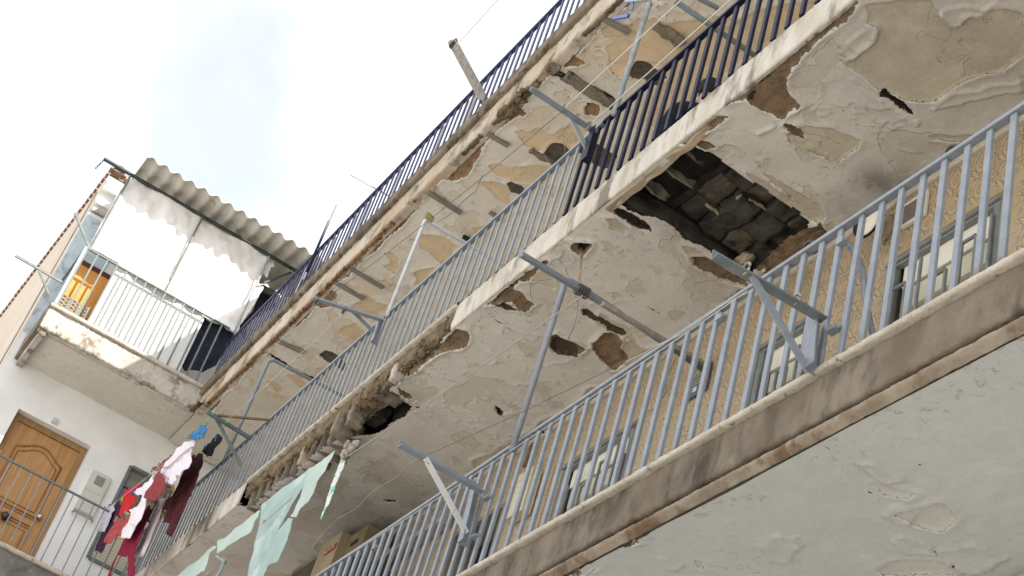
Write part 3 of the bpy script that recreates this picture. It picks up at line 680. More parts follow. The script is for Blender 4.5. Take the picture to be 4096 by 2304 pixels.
P2['brown'] += [zpoly(r5, q, z) for q in ([(500, 880), (545, 840), (665, 845), (655, 890), (600, 950), (560, 930)], [(1400, 130), (1440, 95), (1500, 120), (1570, 160), (1500, 180)], [(1920, 880), (2010, 830), (2200, 760), (2330, 700), (2355, 760), (2230, 840), (2100, 930), (1960, 1040), (1870, 1060), (1850, 1010)], [(1390, 960), (1500, 960), (1640, 1040), (1780, 1120), (1800, 1170), (1640, 1130), (1500, 1060), (1410, 1010)])]
P2['tan'] += [zpoly(r5, q, z) for q in ([(760, 670), (830, 670), (950, 740), (900, 790), (800, 750)], [(1760, 320), (1850, 370), (2000, 460), (2150, 560), (2330, 660), (2330, 720), (2200, 660), (2040, 560), (1880, 450)], [(1320, 870), (1400, 890), (1520, 960), (1680, 1060), (1800, 1130), (1820, 1180), (1650, 1150), (1480, 1060), (1390, 990)])]
P2['tan'] += [zpoly(r6, q, z) for q in ([(500, 340), (560, 300), (640, 290), (770, 305), (850, 350), (930, 375), (915, 430), (850, 470), (800, 520), (730, 480), (660, 450), (560, 400), (515, 385)], [(1330, 340), (1400, 335), (1500, 355), (1590, 350), (1560, 400), (1420, 380), (1340, 370)], [(340, 560), (460, 620), (560, 680), (700, 760), (720, 830), (600, 760), (460, 660)])]
P2['tan'] += [zpoly(k3, q, z) for q in ([(510, 80), (620, 20), (900, 0), (1380, 0), (1500, 160), (1480, 230), (1650, 340), (1760, 320), (1860, 220), (2050, 240), (2150, 120), (2300, 90), (2560, 160), (2560, 700), (2300, 900), (2000, 960), (1560, 1180), (1380, 1300), (1100, 1290), (900, 1200), (700, 1160), (400, 920), (260, 830), (330, 790), (600, 600), (700, 400), (660, 330), (520, 300), (560, 200)],)]
P2['flap'] += [zpoly(k3, q, z) for q in ([(190, 640), (300, 560), (420, 430), (560, 340), (690, 360), (700, 400), (600, 600), (440, 700), (330, 790), (230, 750)], [(430, 1130), (500, 1230), (540, 1340), (640, 1400), (880, 1380), (700, 1250), (560, 1200)], [(1370, 1410), (1470, 1280), (1600, 1210), (1700, 1165), (1990, 1160), (2150, 1090), (2560, 1040), (2560, 1200), (1900, 1300)], [(1490, 210), (1650, 340), (1760, 320), (1860, 220), (2060, 190), (2150, 90), (1800, 60), (1540, 100)])]
P2['flap'] += [zpoly(r6, q, z) for q in ([(505, 340), (520, 400), (620, 430), (700, 460), (820, 530), (780, 470), (640, 400)], [(850, 0), (930, 80), (960, 170), (1020, 195), (1110, 180), (1140, 230), (1240, 290), (1290, 290), (1200, 220), (1000, 120)], [(320, 330), (350, 345), (390, 320), (440, 290), (380, 300)])]
# the plaster broken along the outer edge
P2['brown'] += [zpoly(k1, q, z) for q in ([(1930, 280), (2000, 200), (2150, 230), (2190, 300), (2170, 400), (2060, 480), (1900, 470), (1740, 560), (1640, 620), (1500, 740), (1380, 800), (1290, 850), (1250, 900), (1240, 840), (1400, 720), (1650, 560)], [(1250, 900), (1300, 940), (1420, 1010), (1450, 1080), (1400, 1090), (1300, 1010)])]
P2['brown'] += [zpoly(cD, q, z) for q in ([(1000, 1020), (1240, 860), (1330, 770), (1560, 600), (1760, 470), (1960, 310), (2150, 130), (2280, 0), (2350, 0), (2230, 200), (2000, 350), (1760, 590), (1620, 760), (1500, 830), (1330, 900), (1240, 980)], [(520, 1449), (690, 1310), (760, 1240), (900, 1150), (1030, 1150), (950, 1230), (800, 1330), (700, 1449)])]
P2['dark'] += [zpoly(cD, q, z) for q in ([(1310, 800), (1480, 690), (1500, 710), (1380, 850), (1260, 985), (1240, 960), (1350, 870)], [(1580, 570), (1760, 430), (1900, 320), (2150, 120), (2160, 140), (1930, 330), (1760, 470), (1620, 600)])]
P2['brown'] += [zpoly(k2, q, z) for q in ([(160, 880), (300, 760), (460, 640), (500, 560), (640, 480), (700, 420), (760, 400), (880, 300), (960, 270), (930, 340), (830, 400), (740, 520), (660, 570), (560, 560), (440, 700), (300, 800)],)]
P2['dark'] += [zpoly(k2, q, z) for q in ([(170, 865), (330, 730), (520, 560), (560, 560), (440, 660), (250, 830)], [(700, 450), (880, 290), (930, 270), (900, 330), (760, 430)])]
P2['tan'] += [zpoly(r8, q, z) for q in ([(1240, 620), (1290, 600), (1400, 570), (1450, 520), (1560, 470), (1640, 420), (1740, 330), (1850, 290), (1950, 230), (2100, 90), (2180, 90), (2260, 60), (2330, 60), (1900, 400), (1650, 560), (1400, 720), (1290, 760)],)]
P2['dark'] += [zpoly(r8, q, z) for q in ([(1405, 222), (1440, 245), (1470, 275), (1440, 295), (1420, 280)], [(590, 900), (640, 905), (710, 900), (640, 925)])]
P2['crack'] += [(zpoly(k2, q, z), .0025) for q in ([(0, 1120), (60, 1050), (180, 1020), (340, 1110), (470, 1190), (600, 1280), (690, 1340)], [(1500, 430), (1560, 360), (1650, 290)], [(1400, 380), (1560, 480), (1640, 550), (1830, 650), (2000, 760), (2190, 870), (2400, 1010)], [(680, 1010), (800, 1080), (900, 1140)], [(1240, 280), (1320, 320)])]
P2['crack'] += [(zpoly(r8, q, z), .003) for q in ([(1440, 280), (1560, 345)], [(1280, 410), (1400, 470), (1490, 510)], [(700, 385), (800, 415)])] + [(zpoly(k3, q, z), .002) for q in ([(1990, 280), (1930, 390), (1910, 450)], [(1240, 600), (1400, 710), (1560, 850)], [(0, 1120), (110, 1060), (330, 1050)])]
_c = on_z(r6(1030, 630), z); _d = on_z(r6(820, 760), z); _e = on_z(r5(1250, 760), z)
P2['smoke'] = [(_c.x, _c.y, .16, .85), (_c.x + .1, _c.y + .12, .22, .6), (_d.x, _d.y, .2, .45), (_e.x, _e.y, .14, .5), (-6.5, 3.62, .62, .32), (-4.3, 3.55, 1.15, .34), (-3.2, 3.7, 1.0, .34), (-12.2, 4.2, .55, .7), (-11.4, 4.25, .4, .5)]  # smoke by the hole; also painted: dim light at right, shadow above the boxes
def sag2(X, Y):
    m_ = sstep(-9.6, -10.6, X) * sstep(-13.1, -12.7, X)
    return -m_ * .085 * sstep(3.46, 3.17, Y)
def cut2(X, Y):
    e = 3.17 + .035 * fbm(X, Y, 7, 3, 77) + .02 * fbm(X, Y * 0, 25, 2, 78)
    m_ = sstep(-9.0, -9.4, X) * sstep(-13.05, -12.9, X)
    gap = (X > -10.0) & (X < -9.2) & (Y < 3.14 + .06 * np.sin((X + 9.2) * 4) + .03 * fbm(X, Y, 12, 3, 5))
    return ((Y < 3.10 + (e - 3.10) * m_) & (m_ > .02)) | gap
xs2 = np.concatenate([np.arange(-16.95, -13.2, .05), np.arange(-13.2, -9.0, .017), np.arange(-9.0, -2.9, .0115), np.arange(-2.9, 1.05, .05)])
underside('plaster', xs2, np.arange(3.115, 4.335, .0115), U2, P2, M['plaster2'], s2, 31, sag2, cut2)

# inside the big hole: joists, sooty hollow blocks and mortar, voids painted shade-dark
rough_box('joist', -6.10, -5.98, 3.14, 4.30, 6.64, 6.82, M['soot_block'], s2, 101, .02)
rough_box('joist', -7.02, -6.90, 3.14, 4.30, 6.66, 6.82, M['soot_block'], s2, 102, .024)
rough_strip('cavity_back', -7.2, -5.9, (4.22, 4.24, 4.24), (6.60, 6.70, 6.84), M['rust_wood'], s2, .02, .03, 33)
k = 0
for i in range(3):
    for j in range(4):
        x0 = -6.845 + i * .248; y0 = 3.53 + j * .18
        dz = random.uniform(-.035, .03); y0 += random.uniform(-.02, .02)
        if (i, j) in ((0, 0), (1, 0)): dz += .06
        rough_box('block', x0 + .006, x0 + .242, y0 + .005, y0 + .173, 6.715 + dz, 6.81, M[('soot_block', 'soot_block', 'block_grime')[(i * 2 + j) % 3]], s2, 200 + k, .024, 7); k += 1
for (xa, ya, xb, yb) in ((-6.60, 3.72, -6.36, 3.71), (-6.595, 3.60, -6.60, 3.72), (-6.352, 3.76, -6.35, 3.90)):
    mb = MB(); n = 8
    pts = [Vector((xa + (xb - xa) * t / n + random.uniform(-.006, .006), ya + (yb - ya) * t / n + random.uniform(-.006, .006), 6.712 + random.uniform(-.006, .006))) for t in range(n + 1)]
    mb.tube(pts, [random.uniform(.007, .015) for _ in pts], 7); mb.build('mortar_joint', M['mortar'], s2, True)
for i, xx in enumerate((-6.72, -6.52, -6.33)):
    rough_box('block_web', xx - .010, xx + .010, 3.16, 3.40 + .05 * (i % 2), 6.655 + .03 * i, 6.74, M['block'], s2, 300 + i, .03, 9)
rough_box('block', -6.845, -6.11, 3.48, 3.53, 6.765, 6.822, M['soot'], s2, 310, .02)
rough_box('lintel', -7.0, -5.95, 3.135, 3.185, 6.60, 6.70, M['earth_light'], s2, 311, .022, 9)
t = MB(); ctr = on_z(r5(1770, 980), 6.69)
rr = [Vector((ctr.x + .085 * math.cos(a_) * (1 + .1 * math.sin(3 * a_)), ctr.y + .05 * math.sin(a_), 6.68)) for a_ in np.linspace(0, 6.28, 15)]
lump(t, (ctr.x, ctr.y, 6.69), .085, .05, .04, 7, 11); t.build('broken_block', M['earth_light'], s2, True)
rough_box('rotten_beam', *sorted((on_z(r5(1890, 1010), 6.6).x, on_z(r5(2300, 740), 6.6).x)), 4.18, 4.27, 6.585, 6.68, M['rust_wood'], s2, 320, .035, 9)
# inside the small hole
rough_box('block', -10.36, -10.10, 3.15, 3.36, 6.655, 6.81, M['block'], s2, 330, .022, 8)
rough_box('block', -10.88, -10.66, 3.24, 3.42, 6.70, 6.81, M['soot_block'], s2, 331, .03, 8)
rough_box('block_web', -10.12, -10.06, 3.36, 3.5, 6.62, 6.8, M['soot_block'], s2, 332, .03)
rough_box('block_web', -10.80, -10.70, 3.13, 3.26, 6.55, 6.72, M['stub'], s2, 333, .014, 7)
rough_box('joist', -10.62, -10.2, 3.45, 3.56, 6.64, 6.82, M['soot'], s2, 334, .02)
rb = MB(); rnd = random.Random(4)
for i in range(190):
    xx = rnd.uniform(-12.95, -9.0); lump(rb, (xx, rnd.uniform(3.11, 3.2), rnd.choice((6.66, 6.69, 6.72)) + rnd.uniform(-.03, .03)), rnd.uniform(.008, .03), rnd.uniform(.008, .02), rnd.uniform(.006, .02), i, 5)
o = rb.build('rubble', M['earth'], s2, True); o['kind'] = 'stuff'
hk = on_z(r5(590, 930), 6.58)
mb = MB(); mb.prism(hk, on_y(r5(570, 1155), hk.y - .02), [(-.012, -.003), (.012, -.003), (.012, .003), (-.012, .003)]); mb.build('hanging_strip', M['earth_light'], s2)

# --- upper gallery slab
s3 = MB().box(-17.9, XR, Y0 + .05, YF + .01, U3 + .06, Z3 - .01).build('gallery_slab', M['wall_shade'], bld)
rough_strip('fascia', XW, 1, (3.2, 3.11, 3.10, 3.10, 3.10), (9.405, 9.405, 9.42, 9.55, 9.66), M['fascia_top'], s3, .02, .012, 41)
rough_strip('ledge', XW, 1, (3.13, 3.062, 3.055, 3.06, 3.30), (9.650, 9.655, 9.67, 9.815, 9.825), M['cap_dark'], s3, .02, .010, 42, 12)
z = U3
P3 = {'tan': [], 'brown': [], 'grey': [], 'dark': [], 'flap': [], 'crack': []}
P3['tan'] += [zpoly(r4, q, z) for q in ([(1450, 250), (1520, 205), (1600, 235), (1690, 215), (1760, 150), (1850, 170), (1900, 150), (2000, 185), (2130, 170), (2277, 160), (2500, 120), (2500, 560), (2277, 560), (2100, 540), (1990, 560), (1900, 545), (1800, 520), (1740, 560), (1690, 625), (1620, 630), (1550, 610), (1505, 560), (1520, 480), (1495, 410), (1570, 345), (1480, 310)], [(750, 1090), (800, 1070), (850, 1090), (920, 1050), (970, 1060), (1020, 1100), (1080, 1110), (1110, 1070), (1180, 1055), (1240, 1020), (1310, 1010), (1345, 1080), (1310, 1150), (1260, 1220), (1180, 1230), (1050, 1180), (980, 1250), (860, 1215), (790, 1160)], [(520, 1370), (620, 1350), (700, 1390), (830, 1370), (950, 1350), (1100, 1400), (1000, 1520), (800, 1500), (600, 1450)], [(1410, 420), (1460, 415), (1470, 450), (1420, 450)], [(1400, 380), (1470, 380), (1460, 400), (1410, 400)])]
P3['tan'] += [zpoly(cD, q, z) for q in ([(840, 150), (960, 160), (1100, 180), (1060, 260), (920, 240), (850, 200)], [(400, 700), (600, 560), (1000, 300), (1300, 100), (1900, 0), (2200, 0), (1500, 400), (1100, 650), (700, 1000), (300, 1300), (200, 1200)])]
P3['tan'] += [zpoly(cE, q, z) for q in ([(1535, 650), (1600, 640), (1640, 600), (1720, 605), (1800, 600), (1870, 620), (1950, 650), (2000, 690), (2045, 725), (1990, 780), (1930, 850), (1880, 905), (1850, 880), (1800, 840), (1730, 770), (1650, 750), (1640, 690)], [(1280, 780), (1330, 790), (1370, 775), (1420, 820), (1450, 855), (1420, 880), (1435, 930), (1400, 990), (1340, 960), (1280, 920), (1350, 880)], [(1580, 975), (1650, 950), (1720, 945), (1800, 930), (1760, 1040), (1700, 1130), (1580, 1110), (1620, 1050)], [(1060, 1185), (1130, 1200), (1240, 1280), (1330, 1300), (1330, 1345), (1260, 1390), (1200, 1449), (1000, 1430), (940, 1320), (1040, 1270)], [(2180, 540), (2280, 510), (2380, 480), (2300, 600), (2210, 590)], [(2200, 60), (2320, 130), (2440, 260), (2560, 300), (2560, 100), (2400, 60)])]
P3['tan'] += [zpoly(r3, q, z) for q in ([(130, 880), (200, 875), (260, 920), (270, 960), (240, 980), (190, 950)], [(780, 420), (880, 400), (960, 480), (900, 580), (800, 520), (720, 480)], [(300, 830), (400, 820), (480, 900), (460, 960), (370, 900)])]
P3['brown'] += [zpoly(r4, q, z) for q in ([(1080, 520), (1110, 490), (1170, 455), (1240, 455), (1290, 490), (1315, 530), (1250, 545), (1150, 548)], [(1325, 880), (1390, 850), (1440, 865), (1450, 910), (1420, 955), (1330, 945)], [(650, 965), (740, 895), (790, 880), (835, 930), (800, 960), (740, 970), (690, 1010), (650, 1020)], [(100, 1449), (200, 1380), (330, 1270), (420, 1185), (460, 1200), (468, 1250), (420, 1320), (380, 1400), (340, 1470), (220, 1500)], [(1500, 50), (1550, 30), (1580, 50), (1540, 80)])]
P3['brown'] += [zpoly(cE, q, z) for q in ([(700, 1150), (760, 1150), (820, 1200), (770, 1260), (740, 1330), (650, 1330), (600, 1290)],)]
P3['grey'] += [zpoly(r4, q, z) for q in ([(1665, 605), (1720, 570), (1750, 520), (1800, 505), (1870, 530), (1950, 600), (2010, 640), (1930, 700), (1880, 690), (1800, 660), (1720, 640)], [(975, 1275), (1010, 1220), (1060, 1180), (1130, 1190), (1200, 1240), (1200, 1300), (1110, 1350), (1040, 1330)], [(1240, 1230), (1330, 1180), (1440, 1190), (1520, 1260), (1600, 1300), (1500, 1400), (1330, 1330)])]
P3['grey'] += [zpoly(k1, q, z) for q in ([(250, 545), (330, 490), (420, 530), (520, 590), (620, 680), (560, 760), (440, 690), (300, 610)],)] + [zpoly(cE, q, z) for q in ([(2530, 80), (2576, 50), (2700, 120), (2700, 220), (2576, 160)],)]
P3['grey'] += [zpoly(r4, [(1030, 545), (1070, 540), (1180, 620), (1290, 665), (1440, 735), (1550, 790), (1590, 850), (1590, 930), (1520, 890), (1430, 830), (1300, 740), (1180, 650), (1060, 600)], z)]
P3['dark'] += [zpoly(r4, q, z) for q in ([(1040, 585), (1120, 625), (1200, 645), (1270, 690), (1320, 735), (1280, 730), (1190, 670), (1060, 610)], [(1450, 830), (1520, 850), (1590, 930), (1540, 910), (1470, 870)], [(1340, 850), (1390, 850), (1380, 870), (1345, 868)])] + [zpoly(r3, q, z) for q in ([(100, 610), (200, 680), (300, 740), (420, 810), (540, 855), (530, 870), (420, 830), (290, 755), (190, 700)],)]
P3['crack'] += [(zpoly(r4, q, z), .003) for q in ([(1040, 680), (1130, 720), (1200, 770), (1150, 850)], [(1300, 690), (1340, 800), (1250, 830)], [(860, 1240), (960, 1300), (1080, 1360)], [(1500, 560), (1640, 660), (1600, 780)], [(950, 870), (880, 950)], [(1180, 860), (1260, 940), (1330, 970), (1420, 960)])]
# the flaking outer edge
edge = []
xsE = np.arange(-16.8, -6.0, .3); rnd = random.Random(9)
up_ = [(x_, 3.115) for x_ in xsE]; dn = [(x_, 3.19 + rnd.uniform(-.035, .05)) for x_ in xsE[::-1]]
P3['brown'].append(up_ + dn)
def torn(X, Zv): return fbm(X, Zv, 2.2, 3, 44) < -.12
for i, (xa_, xb_) in enumerate(((-16.8, -11.3), (-10.4, -8.9), (-8.4, -6.5))):
    rough_strip('broken_edge', xa_, xb_, (3.116, 3.112, 3.13, 3.165), (9.408, 9.395, 9.385, 9.402), M['edge_rust' if i == 0 else 'earth'], s3, .012, .020, 45 + i, 14, torn)
xs3 = np.concatenate([np.arange(-17.9, -13, .022), np.arange(-13, -5.5, .0135), np.arange(-5.5, 1.05, .06)])
underside('plaster', xs3, np.arange(3.115, 4.335, .0145), U3, P3, M['plaster3'], s3, 61, curl=.008)
for (reg, p, q, wd) in ((r4, (1485, 160), (1690, 270), .055), (r4, (512, 1102), (690, 1205), .05), (cE, (945, 935), (1280, 1135), .055), (cE, (795, 1075), (1085, 1245), .06), (cE, (1732, 172), (2065, 385), .055), (cE, (2352, 372), (2470, 450), .045), (r3, (215, 540), (440, 640), .06)):
    a = on_z(reg(*p), z - .012); b = on_z(reg(*q), z - .012)
    mb = MB(); mb.bar(a, b, wd, .03); mb.build('lath', M['lath'], s3)
    mb = MB(); mb.bar(a + Vector((wd * .32, .0, -.012)), b + Vector((wd * .32, 0, -.012)), wd * .3, .02); mb.build('lath', M['lath'], s3)
for i, (reg, p, q, wd) in enumerate(((r4, (1900, 215), (2130, 365), .09), (r4, (870, 1245), (1070, 1350), .06), (r4, (1150, 640), (1570, 880), .10), (r4, (1030, 540), (1110, 590), .10))):
    a = on_z(reg(*p), z - .02); b = on_z(reg(*q), z - .02)
    rough_box('joist_stub', (a.x + b.x) / 2 - wd / 2, (a.x + b.x) / 2 + wd / 2, a.y, b.y, z - .025, z + .02, M['stub'], s3, 400 + i, .030, 9)
rb = MB(); rnd = random.Random(5)
for i in range(60):
    c_ = on_z(r4(rnd.uniform(620, 860), 0), z); p_ = r4(rnd.uniform(0, 1), 0)
    tq = rnd.random(); pp = on_z(r4(620 + 260 * tq, 950 - 250 * tq), z - .01); lump(rb, (pp.x + rnd.uniform(-.05, .05), pp.y + rnd.uniform(-.02, .05), pp.z + rnd.uniform(-.02, .01)), rnd.uniform(.015, .05), rnd.uniform(.015, .04), rnd.uniform(.012, .03), 900 + i, 5)
o = rb.build('rubble', M['earth'], s3, True); o['kind'] = 'stuff'

# ================================================================== side wing
wing = empty('side_wing', (XWW, 2, -1.6), 'white rendered side wing with wooden door, clay-tiled edge and peach end wall', 'building')
def swap_xy(o):
    for v in o.data.vertices: v.co = (v.co.y, v.co.x, v.co.z)
    return o
def strip_y(name, y0, y1, xs, zs, mat, parent, res, amp, seed, sc=14): return swap_xy(rough_strip(name, y0, y1, xs, zs, mat, parent, res, amp, seed, sc))
yb = .9 + (on_z(r1(0, 1400), 12.6).y - .9) / (on_z(r1(0, 1400), 12.6).x - XWW) * (-27 - XWW)
q = MB()
DY0, DY1, DZ = 1.32, 2.30, 8.87; WY0, WY1, WZ0, WZ1 = 2.84, 3.42, 7.57, 8.875
xa, xb = -18.25, XWW
q.box(xa, xb, .90, DY0, -1.6, 12.5); q.box(xa, xb, DY0, DY1, -1.6, Z2 - .005); q.box(xa, xb, DY0, DY1, DZ, 12.5)
q.box(xa, xb, DY1, WY0, -1.6, 12.5); q.box(xa, xb, WY0, WY1, -1.6, WZ0); q.box(xa, xb, WY0, WY1, WZ1, 12.5); q.box(xa, xb, WY1, 4.62, -1.6, 12.5)
q.build('wall', M['white_wall'], wing)
q = MB(); q.add([(XWW - .002, .898, -1.6), (-27, yb, -1.6), (-27, 8, -1.6), (xa - .002, 8, -1.6), (xa - .002, .902, -1.6), (XWW - .002, .898, 12.58), (-27, yb, 12.58), (-27, 8, 12.58), (xa - .002, 8, 12.58), (xa - .002, .902, 12.58)],
                [(0, 1, 6, 5), (1, 2, 7, 6), (2, 3, 8, 7), (3, 4, 9, 8), (4, 3, 2, 1, 0)][:4]); q.build('end_wall', M['peach'], wing)
q = MB(); q.box(-27, XWW + .02, 1.1, 8, 12.583, 12.60); q.build('roof', M['clay'], wing)
q = MB()
for k in range(9):
    a_ = math.pi * k / 8
    for xx in (-.12, .12): q.v.append((xx, .062 * math.cos(a_) - .0, .055 * math.sin(a_)))
q.f = [(2 * k, 2 * k + 1, 2 * k + 3, 2 * k + 2) for k in range(8)]
rt = q.mesh('roof_tile', M['clay'])
for k in range(58):
    xx = XWW - .02 - k * .155; yy = .9 + (yb - .9) * (xx - XWW) / (-27 - XWW)
    o = put('roof_tile', rt, wing, (xx, yy + .085, 12.60)); o.rotation_euler = (0, 0, math.pi / 2 + random.uniform(-.05, .05))
    md = o.modifiers.new('t', 'SOLIDIFY'); md.thickness = .012
o = put('roof_tile', rt, wing, (XWW + .0, .98, 12.60)); o.scale = (.8, 1.3, 1.3)
for i, (y0, y1, z0, z1, d) in enumerate(((.905, 1.30, 12.36, 12.42, .05), (.905, 1.25, 12.22, 12.30, .09), (.905, 1.2, 11.98, 12.06, .07), (.905, 1.3, 11.86, 11.93, .035))):
    rough_box('cornice', XWW - .01, XWW + d, y0, y1, z0, z1, M['white_paint'] if i < 3 else M['wing_fascia'], wing, 600 + i, .006)
for (p, q_, r_) in ((k6(1330, 540), k6(820, 1440), .018),):
    a = on_z(p, 12) ; mb = MB()
    yy = .88; A = on_y(p, yy); A.x = max(min(A.x, -18.2), -26); y2 = .9 + (yb - .9) * (A.x - XWW) / (-27 - XWW) - .012; r_ *= .5
    mb.tube([(A.x, y2, 12.4), (A.x, y2, 6)], r_, 6); mb.build('downpipe', M['old_wood'], wing)

def wing_slab(top, bot, y0, fm, seed):
    s = MB().box(XWW + .0, XW - .03, y0 + .03, 3.14, bot + .06, top - .01).build('gallery_slab', M['wall_shade'], wing)
    strip_y('fascia', y0, 3.09, (XW - .12, XW - .012, XW, XW, XW - .004), (bot - .006, bot - .004, bot + .02, top - .10, top - .055), fm, s, .02, .014, seed)
    strip_y('ledge', y0 - .01, 3.05, (XW - .03, XW + .03, XW + .035, XW + .03, XW - .2), (top - .052, top - .05, top - .035, top + .004, top + .006), M['cap_light'], s, .02, .006, seed + 1)
    rough_box('end_face', XWW, XW - .01, y0 - .02, y0 + .045, bot - .01, top, M['fascia_brown'], s, seed + 2, .014)
    return s
ws3 = wing_slab(Z3 - .03, 9.44, 1.0, M['wing_fascia'], 71)
PW = {'brown': [[(-16.95, 1.0), (-17.0, 1.02), (-17.0, 3.1), (-16.95, 3.1)], [(-17.9, 1.06), (-17.0, 1.06), (-17.0, 1.12), (-17.9, 1.1)]], 'crack': [(zpoly(r2, q_, 9.44), .004) for q_ in ([(850, 530), (1000, 560), (1040, 640)], [(640, 620), (680, 660)])]}
underside('plaster', np.arange(XWW, XW - .01, .02), np.arange(1.04, 3.14, .02), 9.44, PW, M['plasterw'], ws3, 72)
rough_box('end_beam', XWW, XW - .03, 1.03, 1.11, 9.36, 9.45, M['wing_fascia'], ws3, 73, .012)
ws2 = wing_slab(Z2, 6.50, .9, M['grey_fascia'], 75)
rough_box('broken_lip', XWW, XW - .04, .9, 3.0, 6.40, 6.50, M['wing_fascia'], ws2, 76, .03, 9)
rough_strip('corner_crumble', XW - .02, XW + .3, (3.03, 3.06, 3.1), (9.40, 9.40, 9.42), M['earth'], s3, .012, .02, 77)

q = MB(); q.box(XWW - .01, XWW + .004, .905, 1.45, Z3, 11.80); q.build('painted_panel', M['blue_panel'], wing)  # thin blue-grey sheet laid over the white wall
# wooden door with arched mouldings
XD = -18.10
q = MB(); q.box(XD - .05, XD, DY0 + .07, DY1 - .07, Z2 + .02, DZ - .08)
door = q.build('door', M['door_wood'], wing)
q = MB()
q.box(XD - .06, XD + .03, DY0 + .002, DY0 + .068, Z2 + .01, DZ - .002); q.box(XD - .06, XD + .03, DY1 - .068, DY1 - .002, Z2 + .01, DZ - .002); q.box(XD - .06, XD + .028, DY0 + .069, DY1 - .069, DZ - .078, DZ - .002)
q.build('frame', M['frame_wood'], door)
def moulding(inset, z0, z1, arch, r_):
    a, b = DY0 + .07 + inset, DY1 - .07 - inset; pts = [(a, z0), (b, z0), (b, z1)]
    if arch:
        for t_ in np.linspace(0, 1, 13): pts.append((b - (b - a) * t_, z1 + arch * (math.sin(math.pi * t_) ** 1.6)))
    pts += [(a, z1), (a, z0)]
    mb = MB(); mb.tube([(XD + .002, y_, z_) for y_, z_ in pts], r_, 6); return mb.build('panel_moulding', M['door_dark'], door, True)
moulding(.12, 7.78, 8.50, .13, .014); moulding(.165, 7.83, 8.45, .12, .009)
moulding(.12, 7.00, 7.62, 0, .014); moulding(.165, 7.05, 7.57, 0, .009); moulding(.12, 7.655, 7.745, 0, .010)
q = MB(); lump(q, (XD + .05, DY1 - .16, 7.80), .035, .035, .035, 1, 10); q.tube([(XD, DY1 - .16, 7.80), (XD + .05, DY1 - .16, 7.80)], .012); q.build('handle', M['brass'], door, True)
q = MB(); lump(q, (XD + .045, (DY0 + DY1) / 2 - .03, 7.62), .04, .05, .05, 2, 10); q.build('door_knob', M['metal_dark'], door, True)
q = MB(); q.tube([(XD + .01, (DY0 + DY1) / 2, 8.28), (XD + .022, (DY0 + DY1) / 2, 8.28)], .014, 10); q.build('peephole', M['metal_dark'], door)
# window behind the washing
q = MB(); xw_ = XWW + .012
q.bar((xw_, WY0, WZ0), (xw_, WY0, WZ1), .04, .04); q.bar((xw_, WY1, WZ0), (xw_, WY1, WZ1), .04, .04); q.bar((xw_, WY0 + .02, WZ1), (xw_, WY1 - .02, WZ1), .04, .04); q.bar((xw_, WY0 + .02, WZ0), (xw_, WY1 - .02, WZ0), .04, .04); q.bar((xw_, WY0 + .02, 8.36), (xw_, WY1 - .02, 8.36), .03, .03)
wn = q.build('window', M['grey_dark_paint'], wing)
for j in range(2):
    for i in range(2):
        q = MB(); q.box(XWW - .04, XWW - .03, WY0 + .02 + i * .27, WY0 + .27 + i * .27, 8.38 + j * .24, 8.60 + j * .24); q.build('pane', M['meter_glass'], wn)
        q = MB(); q.bar((XWW, WY0 + .02 + .27 * i, 8.61), (XWW, WY0 + .28 + .27 * i, 8.61), .012, .012) if j == 0 else q.bar((XWW, WY0 + .28, 8.38 + .24 * i), (XWW, WY0 + .28, 8.59 + .24 * i), .012, .012); q.build('glazing_bar', M['grey_dark_paint'], wn)
q = MB(); q.box(XWW - .01, XWW + .0, WY0 + .02, WY1 - .02, -.016, .014); sl = q.mesh('slat', M['cream_plastic'])
for k in range(20): put('slat', sl, wn, (0, 0, WZ0 + .05 + k * .036))
q = MB(); q.box(XWW, XWW + .03, 1.73, 1.80, 8.90, 8.97); q.tube([(XWW + .03, 1.765, 8.935), (XWW + .04, 1.765, 8.935)], .02, 10); q.build('junction_box', M['meter'], wing)

mbx = empty('meter_box', (XWW, 2.57, 8.03), 'grey utility meter cabinet with dark square window on white wall between door and washing', 'meter box')
q = MB(); q.box(XWW, XWW + .05, 2.44, 2.69, 8.03, 8.59); q.build('cabinet', M['meter'], mbx)
q = MB(); q.box(XWW + .05, XWW + .056, 2.448, 2.682, 8.32, 8.582); q.box(XWW + .05, XWW + .056, 2.448, 2.682, 8.04, 8.312); q.build('door_panel', M['meter'], mbx)
q = MB(); q.box(XWW + .056, XWW + .062, 2.51, 2.625, 8.42, 8.54); q.build('inspection_window', M['meter_glass'], mbx)
shelf = MB(); shelf.tube([(XWW + .02, 2.44, 7.99), (XWW + .09, 2.44, 7.98), (XWW + .09, 2.70, 7.98), (XWW + .02, 2.70, 7.99)], .014, 6)
tag(shelf.build('wall_rail', M['old_wood']), 'short weathered rail fixed to white wall below the meter cabinet', 'rail')

# ================================================================== railings
def railing(name, loc, label, grp): return empty(name, loc, label, 'railing', 'gallery railings')
def bal_mesh(h, mat, w_=.03, d_=.012):
    mb = MB(); mb.bar((0, 0, 0), (0, 0, h), w_, d_, (0, 1, 0)); return mb.mesh('baluster', mat)
lr = railing('railing', (-6, Y0, Z1), 'grey-blue steel railing of the lowest gallery, nearest one, in front of patterned tiles', 0)
zr = 1.552 * 3.1
bm1 = bal_mesh(zr - Z1 - .012, M['grey_paint'], .033, .019)
for k in range(-29, 42):
    o = put('baluster', bm1, lr, (-7.32 + .1277 * k + random.uniform(-.003, .003), Y0 + random.uniform(-.002, .002), Z1 - .002)); o.rotation_euler = (0, random.gauss(0, .004), random.gauss(0, .05))
q = MB(); q.bar((-11.1, Y0, zr), (-2.0, Y0, zr), .040, .022); q.build('top_rail', M['grey_paint'], lr)

